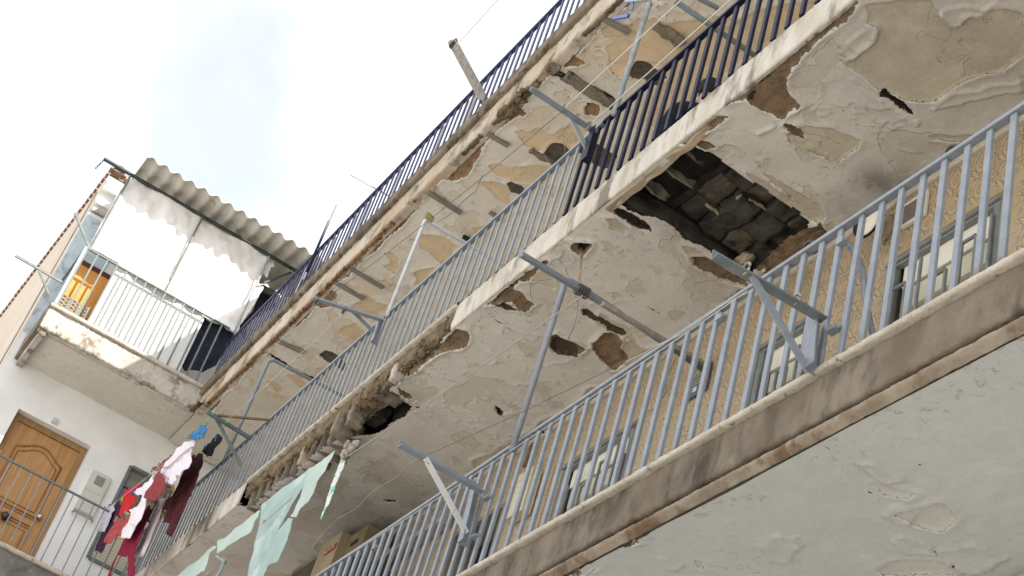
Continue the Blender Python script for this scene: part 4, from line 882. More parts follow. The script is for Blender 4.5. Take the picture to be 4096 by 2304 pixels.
mr = railing('railing', (-10, Y0, Z2), 'middle gallery railing, navy painted at one end and grey-blue along the rest', 0)
zr2 = 2.456 * 3.1
bn = bal_mesh(zr2 - Z2 - .012, M['navy_paint'], .034, .022); bg = bal_mesh(zr2 - Z2 - .012, M['grey_paint'])
for k in range(-80, 24):
    x = -6.522 + .129 * k
    if x < -16.9: continue
    o = put('baluster', bn if x > -7.62 else bg, mr, (x, Y0 + random.uniform(-.002, .002), Z2 - .002)); o.rotation_euler = (0, random.gauss(0, .004), random.gauss(0, .04))
q = MB(); q.bar((-7.36, Y0, zr2), (-3.4, Y0, zr2), .040, .024); q.build('top_rail', M['navy_paint'], mr)
q = MB(); q.bar((-16.94, Y0, zr2), (-7.361, Y0, zr2), .040, .022); q.build('top_rail', M['grey_paint'], mr)

tr = railing('railing', (-11, Y0, Z3), 'navy steel railing of the topmost gallery seen against the sky', 0)
zr3 = 3.363 * 3.1
bt = bal_mesh(zr3 - Z3 - .012, M['blue_paint'], .033, .013)
for k in range(-60, 50):
    x = -9.2 + .129 * k
    if x < -16.9 or x > -3.5: continue
    put('baluster', bt, tr, (x, Y0, Z3))
q = MB(); q.bar((-16.94, Y0, zr3), (-3.5, Y0, zr3), .040, .024); q.build('top_rail', M['blue_paint'], tr)
for p, wd, mt in ((cE(1310, 250), .13, 'white_paint'), (cE(960, 640), .14, 'white_paint'), (cE(850, 745), .05, 'white_metal'), (cE(660, 880), .10, 'white_paint'), (cE(560, 1020), .05, 'white_paint'), (cE(345, 1230), .09, 'white_paint'), (cE(165, 1400), .07, 'galv'), (r4(60, 1250), .12, 'white_paint'), (r4(250, 1050), .06, 'white_paint'), (r4(320, 980), .04, 'white_paint')):
    xx = on_y(p, Y0).x
    q = MB(); q.box(xx - wd / 2, xx + wd / 2, Y0 + .022, Y0 + .034, Z3 + .01, zr3 - .03); q.build('slat', M[mt], tr)

wr = railing('railing', (XW, 2, Z3), 'pale green railing of the side wing top gallery below the canvas curtain', 0)
ZW = 10.70
bw = bal_mesh(ZW - Z3 + .01, M['green_grey_paint'], .022, .022)
for k in range(15): put('baluster', bw, wr, (XW, 1.06 + .135 * k, Z3 - .02))
q = MB(); q.bar((XW, 1.03, ZW), (XW, 3.06, ZW), .032, .018); q.build('top_rail', M['green_grey_paint'], wr)
q = MB(); q.bar((XW, 1.03, Z3 - .02), (XW, 1.03, ZW + .01), .04, .04, (0, 1, 0)); q.build('post', M['galv'], wr)
q = MB(); q.bar((XW, 1.03, ZW), (XWW, 1.03, ZW), .032, .018); q.build('top_rail', M['green_grey_paint'], wr)

wr2 = railing('railing', (XW, 2, Z2), 'grey railing of the side wing gallery in front of the wooden door', 0)
bw2 = bal_mesh(7.75 - Z2, M['grey_paint'], .024)
for k in range(17): put('baluster', bw2, wr2, (XW, .93 + .1305 * k, Z2))
q = MB(); q.bar((XW, .90, 7.756), (XW, 3.06, 7.756), .034, .018); q.build('top_rail', M['grey_dark_paint'], wr2)

# ================================================================== awning of the wing
aw = empty('corrugated_awning', (XW, 2.4, Z3), 'grey corrugated fibre-cement awning on a dark steel beam over side wing gallery', 'awning')
ys = np.arange(1.13, 4.55, .0117); xs_ = np.array([-16.53, -16.75, -17.0, -17.5, -17.93])
X, Y = np.meshgrid(xs_, ys, indexing='ij')
Zc = 12.06 + (-16.53 - X) * .11 + 0.029 * np.cos(2 * np.pi * (Y - 1.195) / .187) + .004 * fbm(X, Y, 3, 2, 3)
me, _ = np_mesh('corrugated_sheet', np.stack([X, Y, Zc], -1).reshape(-1, 3), grid_faces(len(xs_), len(ys)), M['fibre'])
o = put('corrugated_sheet', me, aw); md = o.modifiers.new('t', 'SOLIDIFY'); md.thickness = .008
q = MB(); q.angle((XW, .688, 12.005), (XW, 4.3, 12.005), .055, .008); q.build('beam', M['green_steel'], aw)
for yy in (2.127, 1.08, 3.13):
    q = MB(); q.tube([(XW - .005, yy, ZW), (XW - .005, yy, 12.0)], .014 if yy > 1.1 else .016, 8); q.build('post', M['green_grey_paint'] if yy < 3 else M['galv'], aw)
q = MB(); q.bar(on_x(k5(1000, 850), XW), on_x(k5(1700, 580), XW), .03, .03); q.build('brace', M['green_steel'], aw)
q = MB()
for k in range(6): lump(q, (XW, .70 - .008 * k, 11.98 - .035 * k), .012, .012, .016, k, 6)
q.build('hook_chain', M['metal_dark'], aw)

cur = cloth('canvas_curtain', [on_x(p, XW - .035) for p in (r1(975, 382), r1(905, 430), r1(862, 490), r1(740, 700), r1(640, 885), r1(760, 950), r1(850, 1012), r1(1000, 1105), r1(1190, 1213), r1(1330, 1290), k4(930, 470), k4(1060, 590), k4(1190, 636), k4(1480, 800), k4(1540, 700), k4(1640, 330), k4(1770, 140), k5(860, 850), k5(1000, 600), k5(1080, 350), k5(1160, 190), r1(1860, 890), r1(1480, 668), r1(1200, 520))],
            M['canvas'], axis=0, res=.022, fold=.026, fdir=(1, .25), thick=.004, seed=3, fsc=7)
tag(cur, 'large off-white canvas curtain hanging from the corrugated awning', 'curtain')
q = cloth('curtain_edge', [on_x(p, XW - .10) for p in (k5(1160, 190), k5(1290, 200), k5(1250, 450), k5(1180, 450), k5(1070, 740), k5(1000, 620), k5(1040, 420))], M['canvas'], axis=0, res=.012, fold=.01, thick=.004, seed=6, parent=None)
tag(q, 'small torn canvas flap at the top corner beside the big curtain', 'canvas flap')
q = cloth('curtain_strip', [on_x(p, XW - .06) for p in (k5(880, 850), k5(1000, 960), k5(960, 1050), k5(900, 1130), k5(760, 1400), k4(1500, 720), k4(1640, 330))], M['canvas'], axis=0, res=.012, fold=.008, thick=.004, seed=8)
tag(q, 'narrow canvas strip hanging beside the awning post and curtain edge', 'canvas strip')

sh = empty('slatted_screen', (XW - .08, 2.1, Z3), 'white slatted screen standing behind the wing top railing under the curtain', 'screen')
q = MB(); q.box(XW - .10, XW - .085, 1.47, 2.73, Z3, 10.74); q.build('backing', M['white_wall'], sh)
q = MB(); q.box(XW - .085, XW - .080, 1.47, 2.73, -.014, .014); me = q.mesh('slat', M['white_wall'])
for k in range(29): put('slat', me, sh, (0, 0, Z3 + .02 + k * .031))
ob = empty('orange_board', (-17.25, 1.25, Z3), 'orange board behind the corner of the wing top railing', 'board')
q = MB(); q.box(-17.26, -17.24, 1.05, 1.60, 9.9, 10.70); q.build('panel', M['orange'], ob)
q = MB(); q.box(-17.24, -17.225, 1.05, 1.60, 10.64, 10.70); q.build('trim', M['maroon'], ob)
cr = empty('wire_crate', (-17.1, 1.25, Z3), 'small grey slatted crate standing in front of the orange board', 'crate')
for k in range(5):
    q = MB(); q.box(-17.12, -17.11, 1.06, 1.42, Z3 + .02 + k * .05, Z3 + .045 + k * .05); q.build('slat', M['grille'], cr)
for yy in (1.06, 1.18, 1.30, 1.42):
    q = MB(); q.box(-17.11, -17.10, yy - .01, yy + .01, Z3, Z3 + .26); q.build('upright', M['grille'], cr)
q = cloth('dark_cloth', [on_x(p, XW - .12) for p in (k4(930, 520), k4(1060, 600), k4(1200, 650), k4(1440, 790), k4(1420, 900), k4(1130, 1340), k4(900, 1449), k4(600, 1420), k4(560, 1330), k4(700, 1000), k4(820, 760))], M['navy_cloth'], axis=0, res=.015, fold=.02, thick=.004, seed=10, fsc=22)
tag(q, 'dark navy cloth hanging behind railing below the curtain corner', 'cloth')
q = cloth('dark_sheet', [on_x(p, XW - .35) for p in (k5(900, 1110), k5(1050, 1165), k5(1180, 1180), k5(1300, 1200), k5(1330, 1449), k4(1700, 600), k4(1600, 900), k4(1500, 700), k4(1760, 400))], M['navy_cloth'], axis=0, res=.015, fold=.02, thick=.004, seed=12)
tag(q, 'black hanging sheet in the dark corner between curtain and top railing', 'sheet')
q = MB(); q.bar(on_x(k5(960, 1000), XW - .2), on_x(k5(1330, 1170), XW - .2), .05, .10)
tag(q.build('metal_box', M['green_steel']), 'dark metal beam end showing beside the canvas strip under the awning', 'beam')

# ================================================================== clothesline brackets and poles
def bracket(label, root, tip, post_a, post_b, br_a, br_b, mt, w_=.045, parts=(), brace_mat=None, post_mat=None):
    e = empty('clothesline_bracket', root, label, 'bracket', 'clothesline brackets on the railings')
    q = MB(); q.angle(tip, root, w_, .006); q.build('arm', M[mt], e)
    if post_a is not None: q = MB(); q.angle(post_a, post_b, w_ + .01, .007, (0, 1, 0)); q.build('post', M[post_mat or mt], e)
    if br_a is not None: q = MB(); q.bar(br_a, br_b, w_ * .75, .010, (1, 0, 0)); q.build('brace', M[brace_mat or mt], e)
    for nm, c_, r_ in parts:
        q = MB(); q.tube([c_ + Vector(((r_ if nm == 'ring' else r_ * .9) * math.cos(t_), 0, (r_ if nm == 'ring' else r_ * .9) * math.sin(t_))) for t_ in np.linspace(0, 6.0, 12)], r_ * (.22 if nm == 'ring' else .2), 6); q.build(nm, M['metal_dark'] if nm == 'ring' else M['rope'], e, True)
    return e
yB = Y0 - .045
def arm(reg, proot, ptip, y=yB):
    rt_ = on_y(reg(*proot), y); return rt_, on_z(reg(*ptip), rt_.z)
def clamp(e, c_, mt='grey_paint'):
    q = MB(); q.box(c_.x - .03, c_.x + .03, c_.y + .012, c_.y + .05, c_.z - .008, c_.z + .008); q.tube([(c_.x + .03, c_.y + .03, c_.z), (c_.x + .045, c_.y + .03, c_.z)], .007, 6); q.build('clamp', M[mt], e)
rt_, tp = arm(r8, (1325, 825), (725, 485))
e = bracket('grey angle-iron bracket with rusty pale brace, farther one on the lowest railing', rt_, tp, on_y(r8(1275, 830), yB), on_y(r8(1185, 1210), yB), on_z(r8(905, 600), rt_.z - .03), on_y(r8(1200, 1140), yB - .01), 'grey_paint', .05, brace_mat='rusty_white')
clamp(e, on_y(r8(1320, 870), yB)); clamp(e, on_y(r8(1230, 1150), yB))
rt_, tp = arm(r7, (1205, 625), (450, 185))
e = bracket('dark grey angle-iron bracket with long brace below the big ceiling hole', rt_, tp, on_y(r7(1160, 640), yB), on_y(r7(1130, 990), yB), on_z(r7(700, 350), rt_.z - .03), on_y(r7(1095, 1010), yB), 'grey_dark_paint', .055, parts=(('knot', on_z(r7(660, 300), rt_.z), .03), ('knot', on_z(r7(1008, 510), rt_.z), .028)), brace_mat='grey_paint', post_mat='grey_paint')
clamp(e, on_y(r7(1225, 700), yB))
rt_, tp = arm(r4, (1405, 1065), (885, 715))
e = bracket('grey bracket tied with white cord on a navy post of the middle railing', rt_, tp, on_y(r4(1420, 1070), yB), on_y(r4(1345, 1330), yB), on_z(r4(1195, 950), rt_.z), on_y(r4(1340, 1230), yB), 'grey_paint', .055, parts=(('knot', on_z(r4(1150, 890), rt_.z), .03), ('knot', on_z(r4(1260, 965), rt_.z), .025), ('knot', on_z(r4(1350, 1040), rt_.z), .04)), brace_mat='galv', post_mat='navy_paint')
rt_, tp = arm(r3, (1110, 365), (530, 180))
bracket('light blue-grey bracket with two iron rings on the middle railing', rt_, tp, on_y(r3(1095, 355), yB), on_y(r3(1030, 555), yB), on_z(r3(850, 300), rt_.z), on_y(r3(1030, 480), yB), 'grey_paint', .045, parts=(('ring', on_z(r3(550, 215), rt_.z - .02), .035), ('ring', on_z(r3(780, 290), rt_.z - .02), .035)))
rt_, tp = arm(r2, (1385, 690), (1140, 540))
e = bracket('grey bracket with green strings holding the line of washing', rt_, tp, None, None, on_z(r2(1190, 585), rt_.z), on_y(r2(1325, 840), yB), 'grey_dark_paint', .05, brace_mat='green_grey_paint')
q = MB(); q.bar(on_z(r2(1195, 566), rt_.z), on_y(r2(1488, 592), Y0), .025, .02); q.build('stick', M['rust_wood'], e)
LB = (rt_, tp)
def wing_bracket(label, pts, br):
    e = empty('clothesline_bracket', pts[0], label, 'bracket', 'clothesline brackets on the railings')
    q = MB(); q.bar(*pts, .035, .02, (1, 0, 0)); q.build('arm', M['green_grey_paint'], e)
    if br: q = MB(); q.bar(*br, .03, .018, (1, 0, 0)); q.build('brace', M['green_grey_paint'], e)
wing_bracket('slanting green-grey line arm rising from the wing top railing corner', (on_x(r1(655, 905), XW), on_x(r1(545, 640), XW)), None)
wing_bracket('green-grey braced line arm jutting out below the wing top railing corner', (on_x(r1(450, 1140), XW), on_x(r1(110, 945), XW)), (on_x(r1(285, 1060), XW), on_x(r1(355, 1230), XW)))

def pole(name, label, pts, r_, mt, cat='pole', group='bent pipes above the railings', extra=()):
    e = empty(name, pts[0], label, cat, group)
    mb = MB(); mb.tube(pts, r_, 10); mb.build('pipe', M[mt], e, True)
    for nm, mesh_, m2 in extra: mesh_.build(nm, M[m2], e, True)
    return e
def bend(a, b, c_, r_=.07, n=6):
    a, b, c_ = Vector(a), Vector(b), Vector(c_); u = (a - b).normalized(); w_ = (c_ - b).normalized(); out = [a]
    for i in range(n + 1):
        t_ = i / n; p0 = b + u * r_; p1 = b + w_ * r_; out.append(p0 * (1 - t_) ** 2 + b * 2 * t_ * (1 - t_) + p1 * t_ ** 2)
    return out + [c_]
xp = -7.12
top = on_y(r5(440, 1180), 3.05); farm = on_y(cB(790, 765), 4.29)
pole('bent_pipe', 'grey-blue bent pipe rising from the lowest railing to the long arm', bend((xp, 3.05, zr - .1), (xp + .03, 3.05, top.z + .06), (farm.x + .02, 4.28, farm.z - .06)), .019, 'grey_paint')
tip = on_y(r5(150, 935), 2.62)
e = empty('clothes_pole', tip, 'long grey square-section arm reaching out under the middle gallery with a wire-bound joint', 'pole', 'bent pipes above the railings')
q = MB(); mid = tip.lerp(farm, .42); q.bar(tip, mid.lerp(farm, .16), .034, .034); q.build('bar', M['grey_paint'], e)
q = MB(); q.bar(mid.lerp(tip, .02) + Vector((.018, 0, -.02)), farm, .032, .032); q.build('bar', M['old_wood'], e)
jn = on_y(k2(1470, 750), tip.lerp(farm, .30).y)
q = MB()
for k in range(5): 
    cc = tip.lerp(farm, .285 + .012 * k) + Vector((.01, 0, -.008)); q.tube([cc + Vector((.036 * math.cos(t_), 0, .036 * math.sin(t_))) for t_ in np.linspace(0, 6.2, 14)], .006, 5)
q.build('wire_binding', M['metal_dark'], e, True)
pole('bent_pipe', 'white shiny pole standing at the middle railing with its arm to the wall', bend((-10.60, 3.08, zr2 - .05), (-10.57, 3.08, 8.66), (-10.55, 4.28, 8.68), .03), .018, 'white_metal')
pole('bent_pipe', 'thin grey bent pipe at the far end of the middle railing behind the washing', bend((-14.22, 3.08, zr2 - .05), (-14.17, 3.08, 8.87), (-14.10, 4.28, 8.87)), .020, 'grey_paint')
pole('bent_pipe', 'grey pole at the middle railing carrying the blue drying rack', bend((-7.205, 3.08, zr2 - .05), (-7.16, 3.08, 9.0), (-7.12, 3.6, 9.05)), .020, 'galv')
q = on_z(cD(510, 15), 8.85); q2 = on_z(cD(1290, 545), 8.85)
pole('clothes_pole', 'dark grey arm running to the wall above the navy end of the middle railing', [q, Vector((q2.x, 4.29, 8.85))], .022, 'grey_dark_paint')
pole('bent_pipe', 'thin pale bent rod standing above the topmost railing against the sky', bend((-14.21, 3.08, 10.0), (-14.19, 3.08, 11.62), (-14.12, 4.2, 11.62), .02), .011, 'white_metal', extra=[('sleeve', MB().tube([(-14.21, 3.08, 10.1), (-14.205, 3.08, 10.88)], .016, 8), 'navy_paint')])
a = on_y(r4(500, 850), 3.15); b = on_y(r4(222, 335), 2.62)
e = empty('wooden_post', a, 'weathered wooden post leaning out over the topmost railing', 'post')
q = MB(); q.bar(a, b, .075, .065, (1, 0, 0)); q.build('shaft', M['old_wood'], e)
q = MB()
for k in range(4): cc = a.lerp(b, .93 + .015 * k); q.tube([cc + Vector((.052 * math.cos(t_), .015 * math.sin(t_), .05 * math.sin(t_))) for t_ in np.linspace(0, 6.28, 12)], .005, 5)
q.build('wire_binding', M['metal_dark'], e, True)
WP = b

# pulleys and line hooks on the railings
def hook(label, p, y, s=1.0, seed=0, mt='metal_dark'):
    s *= .62
    c_ = on_y(p, y); e = empty('line_hook', c_, label, 'line hook', 'hooks for lines on the lowest railing')
    q = MB(); q.tube([c_ + Vector((-.00, .05, -.03)) * s, c_, c_ + Vector((-.05, -.01, .02)) * s, c_ + Vector((-.085, -.02, .0)) * s, c_ + Vector((-.09, -.02, -.03)) * s], [.014 * s, .02 * s, .02 * s, .016 * s, .012 * s], 7); q.build('hook', M[mt], e, True)
    q = MB(); lump(q, c_ + Vector((.02, 0, -.02)) * s, .028 * s, .022 * s, .02 * s, seed, 8); q.build('wheel', M[mt], e, True)
hook('dark line hook on the lowest railing nearest to the big tiled window', cC(1890, 210), Y0, .75, 1)
hook('dark twisted line hook on the lowest railing beside rotten beam of the big hole', cC(440, 1175), Y0, .7, 2)
hook('grey-brown line hook on the lowest railing beside the bent pipe', r8(1735, 385), Y0, .9, 3)
hook('grey line hook standing above the lowest railing near the rusty brace', r8(1255, 700), Y0, .9, 4)
for i, (reg, p) in enumerate(((r8, (530, 1240)), (cB, (945, 290)), (r6, (810, 960)))):
    c_ = on_y(reg(*p), Y0 - .022); q = MB(); q.box(c_.x - .022, c_.x + .022, c_.y - .004, c_.y + .03, c_.z - .016, c_.z + .016); q.tube([(c_.x + .022, c_.y + .01, c_.z), (c_.x + .036, c_.y + .01, c_.z)], .008, 6); q.build('clamp', M['grey_paint'], lr)
q = MB(); q.tube([on_y(p, Y0 + .05) for p in (cC(760, 1150), cC(850, 1260), cC(910, 1350), cC(955, 1449), r7(1480, 480), r7(1540, 780))], .014, 7); q.build('brace', M['grey_paint'], lr, True)

# ================================================================== lines
def line(label, pts, r_, mt, cat='clothesline'): return tag(MB().tube(pts, r_, 5).build('clothesline', M[mt]), label, cat)
p0 = on_y(r4(288, 345), 2.60); line('thin line running from the weathered wooden post across the sky', sag(p0, p0 + Vector((14, -.1, .1)), .05), .004, 'white_line')
for p, lb in ((r4(1160, 888), 'outer pale line from the cord-tied middle bracket'), (r4(1385, 1015), 'inner pale line from the cord-tied middle bracket')):
    p0 = on_z(p, 7.52); line(lb, sag(p0, p0 + Vector((7.5, 0, .02)), .03), .0045, 'white_line')
p0 = on_z(r4(1160, 900), 7.51); line('pale line from the cord-tied bracket to the ringed bracket', sag(p0, on_z(r3(550, 250), 7.58), .06), .0025, 'wire')
p0 = on_z(r3(550, 240), 7.58); line('faint line from the first iron ring to the washing bracket', sag(p0, LB[1], .03), .0022, 'white_line')
p0 = on_z(r3(775, 310), 7.57); line('faint line from the second iron ring to the washing bracket', sag(p0, LB[1].lerp(LB[0], .4), .03), .0022, 'white_line')
HK = on_y(r8(340, 590), 3.02)
p0 = on_y(k2(1385, 752), 2.95); line('brown rope from the long arm to the ragged knot above the torn tarp', sag(p0, HK, .015), .0048, 'rope', 'rope')
p0 = on_y(r8(880, 590), 2.75); line('fine line from the rusty-braced bracket across the ceiling', sag(p0, on_y(r5(1290, 770), 2.78) if False else on_y(r8(2520, -190), 2.80), .02), .0022, 'wire')
line('loose pale thread drooping from the rusty-braced bracket', [on_y(r8(*p), 2.8) for p in ((830, 612), (760, 660), (700, 730), (640, 770), (560, 810), (480, 880), (410, 960), (280, 1030), (180, 1130), (90, 1230))], .0013, 'rope')
line('fine line stretched just above the lowest railing', sag(on_y(r8(250, 1360), 3.0), on_y(cB(1230, 30), 2.98), .03), .0022, 'white_line')
line('second fine line hanging along the lowest railing', [on_y(cB(*p), 2.99) for p in ((0, 745), (200, 650), (320, 575), (560, 470), (800, 300), (1000, 160), (1290, 20))], .0018, 'white_line')
line('thin hanging wire loop below the cracked ceiling', [on_y(k2(*p), 3.3) for p in ((1050, 0), (1080, 140), (1150, 350), (1220, 560), (1290, 730), (1325, 860), (1315, 1000), (1270, 1170), (1205, 1290), (1200, 1310))], .0022, 'wire', 'wire')
line('thin loose wire dangling over the tan peeling ceiling', [on_y(r4(*p), 3.4) for p in ((1400, 420), (1420, 480), (1415, 530))], .002, 'wire', 'wire')
line('loose wire hanging below the cord-tied bracket', [on_y(r4(*p), 2.9) for p in ((1210, 1010), (1150, 1080), (1150, 1180), (1165, 1300), (1155, 1449))], .0022, 'wire', 'wire')
line('drooping bare wire with a knot on the upper ceiling', [on_z(cE(*p), 9.36) for p in ((2280, 0), (2215, 160), (2090, 260), (2010, 350), (1920, 420), (1820, 480))], .003, 'wire', 'wire')
w1_ = [on_y(r2(*p), 2.65) for p in ((1190, 560), (1130, 620), (880, 850), (600, 1072))]
line('clothesline carrying the washing from the grey bracket to the side wing', [LB[1].lerp(LB[0], .10)] + w1_[1:] + [Vector((XW, 2.66, 7.76))], .003, 'white_line')
w2_ = [on_y(r2(*p), 2.82) for p in ((1245, 625), (1210, 680), (1080, 790), (850, 1000))]
line('inner clothesline carrying the dark washing', [LB[1].lerp(LB[0], .42)] + w2_[1:] + [Vector((XW, 2.86, 7.7))], .003, 'white_line')
q = MB(); q.tube([LB[1].lerp(LB[0], .12) + Vector((0, 0, .05)), LB[1].lerp(LB[0], .12), w1_[1]], .006, 6); tag(q.build('string', M['green_string']), 'bright green string tied round the washing bracket, outer end', 'string')
q = MB(); q.tube([LB[1].lerp(LB[0], .44) + Vector((0, 0, .05)), LB[1].lerp(LB[0], .44), LB[1].lerp(LB[0], .42) + Vector((-.12, .02, -.05))], .006, 6); tag(q.build('string', M['green_string']), 'bright green string tied round the middle of washing bracket', 'string')

# ================================================================== washing
def G_(name, label, cat, mt, pts, reg=cG, y=2.65, fold=.012, seed=0, fsc=26, bul=.006):
    fold *= .6
    o = cloth(name, [on_y(reg(*p), y) for p in pts], M[mt], axis=1, res=.0105, fold=fold, fdir=(1, .12), thick=.006, edge=.003, seed=seed, fsc=fsc, bulge=-bul)
    WL[o.name] = Vector((0, 0, 0)); P_ = sorted((on_y(reg(*p), y) for p in pts), key=lambda v_: -v_.z)
    for v_ in (P_[0], P_[1]):
        b_ = MB(); b_.box(v_.x - .006, v_.x + .006, y - .012, y + .012, v_.z - .045, v_.z + .025); b_.build('peg', M['blue_plastic' if seed % 3 == 0 else 'yellow' if seed % 3 == 1 else 'old_wood'], o)
    tag(o, label, cat, 'washing on the clotheslines'); return o
G_('towel', 'small crumpled blue cloth pegged at the top of the washing', 'cloth', 'c_blue', [(1040, 670), (1060, 655), (1088, 650), (1100, 628), (1125, 614), (1134, 640), (1125, 680), (1100, 692), (1060, 697), (1035, 690)], r2, 2.62, .02, 1, 40)
G_('blouse', 'white blouse with ruffled edge, uppermost big garment in the washing', 'blouse', 'c_white', [(1950, 75), (1962, 110), (1930, 220), (1920, 310), (1890, 360), (1840, 400), (1800, 440), (1760, 430), (1780, 480), (1730, 530), (1690, 520), (1700, 470), (1640, 440), (1600, 410), (1640, 340), (1700, 280), (1760, 190), (1850, 110)], seed=2)
q = MB()
for r_pts in ([(1925, 160), (1880, 180), (1850, 215), (1800, 250), (1760, 300), (1700, 340), (1640, 370)],):
    q.tube([on_y(cG(*p), 2.625) + Vector((0, -.004 * (i % 2), .012 * (-1) ** i)) for i, p in enumerate(r_pts)], .012, 6)
bl = [o for o in COL.objects if o.name == 'blouse'][0]; WL['blouse'] = Vector((0, 0, 0)); q.build('ruffle', M['c_pink'], bl, True)
G_('sock', 'black sock-like garment hanging alone on the inner line', 'sock', 'c_black', [(2215, 30), (2235, 60), (2225, 80), (2180, 150), (2135, 230), (2085, 250), (2042, 200), (2060, 160), (2130, 100), (2180, 40)], y=2.82, seed=3, fold=.02, fsc=40)
G_('trousers', 'dark maroon trousers, largest dark garment on the inner line', 'trousers', 'c_maroon', [(2035, 215), (2035, 320), (1990, 480), (1950, 580), (1930, 660), (1895, 640), (1890, 720), (1830, 850), (1760, 960), (1710, 1050), (1665, 1015), (1700, 930), (1690, 915), (1635, 910), (1680, 790), (1640, 775), (1700, 680), (1780, 560), (1830, 420), (1900, 300), (1950, 240)], y=2.82, seed=4, fold=.022, fsc=20)
G_('scarf', 'narrow dark red cloth sticking out behind the white blouse', 'scarf', 'c_brick', [(1742, 230), (1720, 250), (1660, 330), (1610, 380), (1560, 392), (1538, 370), (1600, 330), (1660, 280), (1715, 234)], y=2.70, seed=5)
G_('t_shirt', 'white t-shirt with short sleeves hanging beside the brick-red top', 't-shirt', 'c_white', [(1580, 400), (1520, 470), (1450, 530), (1380, 580), (1340, 600), (1385, 640), (1430, 632), (1410, 720), (1350, 770), (1295, 780), (1325, 830), (1300, 920), (1370, 955), (1420, 860), (1470, 720), (1500, 620), (1560, 520), (1600, 450)], y=2.66, seed=6)
G_('vest', 'long white vest below the white t-shirt', 'vest', 'c_white', [(1450, 700), (1480, 690), (1440, 800), (1400, 890), (1360, 950), (1330, 1010), (1300, 1070), (1212, 1062), (1232, 980), (1290, 900), (1340, 800), (1400, 740)], y=2.68, seed=7)
G_('top', 'brick-red strappy top with white trim in the middle of the washing', 'top', 'c_brick', [(1605, 395), (1640, 440), (1662, 480), (1660, 560), (1600, 660), (1550, 696), (1500, 685), (1448, 660), (1470, 600), (1530, 520), (1560, 440)], y=2.61, seed=8)
G_('shirt', 'bright red shirt hanging left of the white t-shirt', 'shirt', 'c_red', [(1420, 515), (1380, 560), (1345, 630), (1380, 650), (1360, 710), (1300, 790), (1250, 800), (1240, 845), (1190, 840), (1210, 760), (1250, 650), (1255, 600), (1300, 575), (1340, 560)], y=2.68, seed=9, fold=.02)
G_('leggings', 'dark purple leggings at the far end of the washing', 'leggings', 'c_purple', [(1235, 665), (1195, 705), (1222, 760), (1190, 850), (1240, 860), (1180, 960), (1110, 1060), (1060, 1150), (1010, 1225), (990, 1190), (950, 1200), (1000, 1090), (1060, 960), (1130, 850), (1098, 830), (1150, 735)], y=2.73, seed=10)
G_('trousers', 'coral red trousers with red cuffs beside the purple leggings', 'trousers', 'c_coral', [(1250, 850), (1262, 900), (1290, 830), (1320, 840), (1270, 950), (1210, 1050), (1180, 1040), (1200, 990), (1130, 1110), (1062, 1132), (1048, 1095), (1100, 1000), (1170, 870)], y=2.72, seed=11)
G_('towel', 'small grey-lilac towel, farthest piece of the washing', 'towel', 'c_grey', [(1152, 728), (1130, 850), (1085, 930), (1052, 1000), (980, 1002), (1000, 930), (1060, 840), (1028, 820), (1052, 770), (1100, 745)], y=2.70, seed=12, fold=.02)
G_('pyjamas', 'crimson patterned pyjamas with legs reaching lowest in the washing', 'pyjamas', 'c_crimson', [(1535, 735), (1480, 840), (1450, 960), (1420, 1070), (1360, 1160), (1355, 1300), (1345, 1470), (1288, 1470), (1292, 1240), (1250, 1255), (1190, 1240), (1150, 1330), (1110, 1460), (1080, 1450), (1130, 1320), (1180, 1225), (1250, 1090), (1330, 960), (1420, 850), (1480, 755)], y=2.76, seed=13)
G_('trousers', 'pale pink trousers hanging left of the maroon trousers', 'trousers', 'c_pink', [(1685, 640), (1640, 740), (1590, 900), (1530, 1020), (1490, 1130), (1440, 1250), (1408, 1272), (1405, 1245), (1450, 1110), (1420, 1170), (1360, 1282), (1338, 1252), (1400, 1130), (1480, 960), (1550, 800), (1595, 700)], y=2.84, seed=14)
G_('shorts', 'dark navy garment showing between crimson pyjamas and pink trousers', 'shorts', 'c_navy', [(1600, 690), (1545, 790), (1480, 910), (1440, 1010), (1418, 985), (1450, 880), (1520, 760), (1555, 700)], y=2.81, seed=15)
G_('top', 'crumpled olive green top beside the maroon trousers', 'top', 'c_olive', [(1740, 555), (1680, 700), (1640, 800), (1655, 850), (1620, 862), (1580, 835), (1600, 790), (1650, 700), (1700, 600)], y=2.86, seed=16, fold=.02, fsc=40)

# ================================================================== torn tarps below the broken edge
def T_(name, label, mt, pts, y, seed, reg=cF, fold=.007, dz=0):
    o = cloth(name, [on_y(reg(*p), y) for p in pts], M[mt], axis=1, res=.0125, fold=fold, fdir=(.9, .35), thick=.004, seed=seed, fsc=9, edge=.004)
    tag(o, label, 'tarp', 'torn tarps below the broken gallery edge')
T_('tarp', 'largest torn blue-green tarp hanging from the broken gallery edge', 'tarp', [(1845, 375), (1700, 480), (1560, 590), (1380, 740), (1365, 850), (1330, 1000), (1300, 1160), (1270, 1290), (1235, 1449), (1200, 1700), (1300, 1640), (1390, 1449), (1440, 1340), (1530, 1300), (1590, 1200), (1640, 1080), (1680, 960), (1690, 870), (1640, 860), (1560, 960), (1530, 990), (1640, 800), (1790, 560)], 3.12, 1)
T_('tarp', 'twisted blue-green tarp strip between the ragged knot and the large tarp', 'tarp_pale', [(2110, 185), (2010, 260), (1900, 340), (1840, 380), (1800, 540), (1740, 700), (1700, 820), (1660, 855), (1730, 865), (1770, 780), (1850, 700), (1900, 610), (1940, 500), (2000, 400), (2040, 320), (2080, 250)], 3.09, 2)
T_('tarp', 'small pale tarp scrap with ragged lower edge, left of the large tarp', 'tarp_pale', [(1360, 780), (1250, 860), (1130, 960), (1000, 1060), (940, 1100), (920, 1230), (1010, 1170), (1130, 1100), (1210, 1040), (1265, 1000), (1300, 900), (1340, 850)], 3.12, 3)
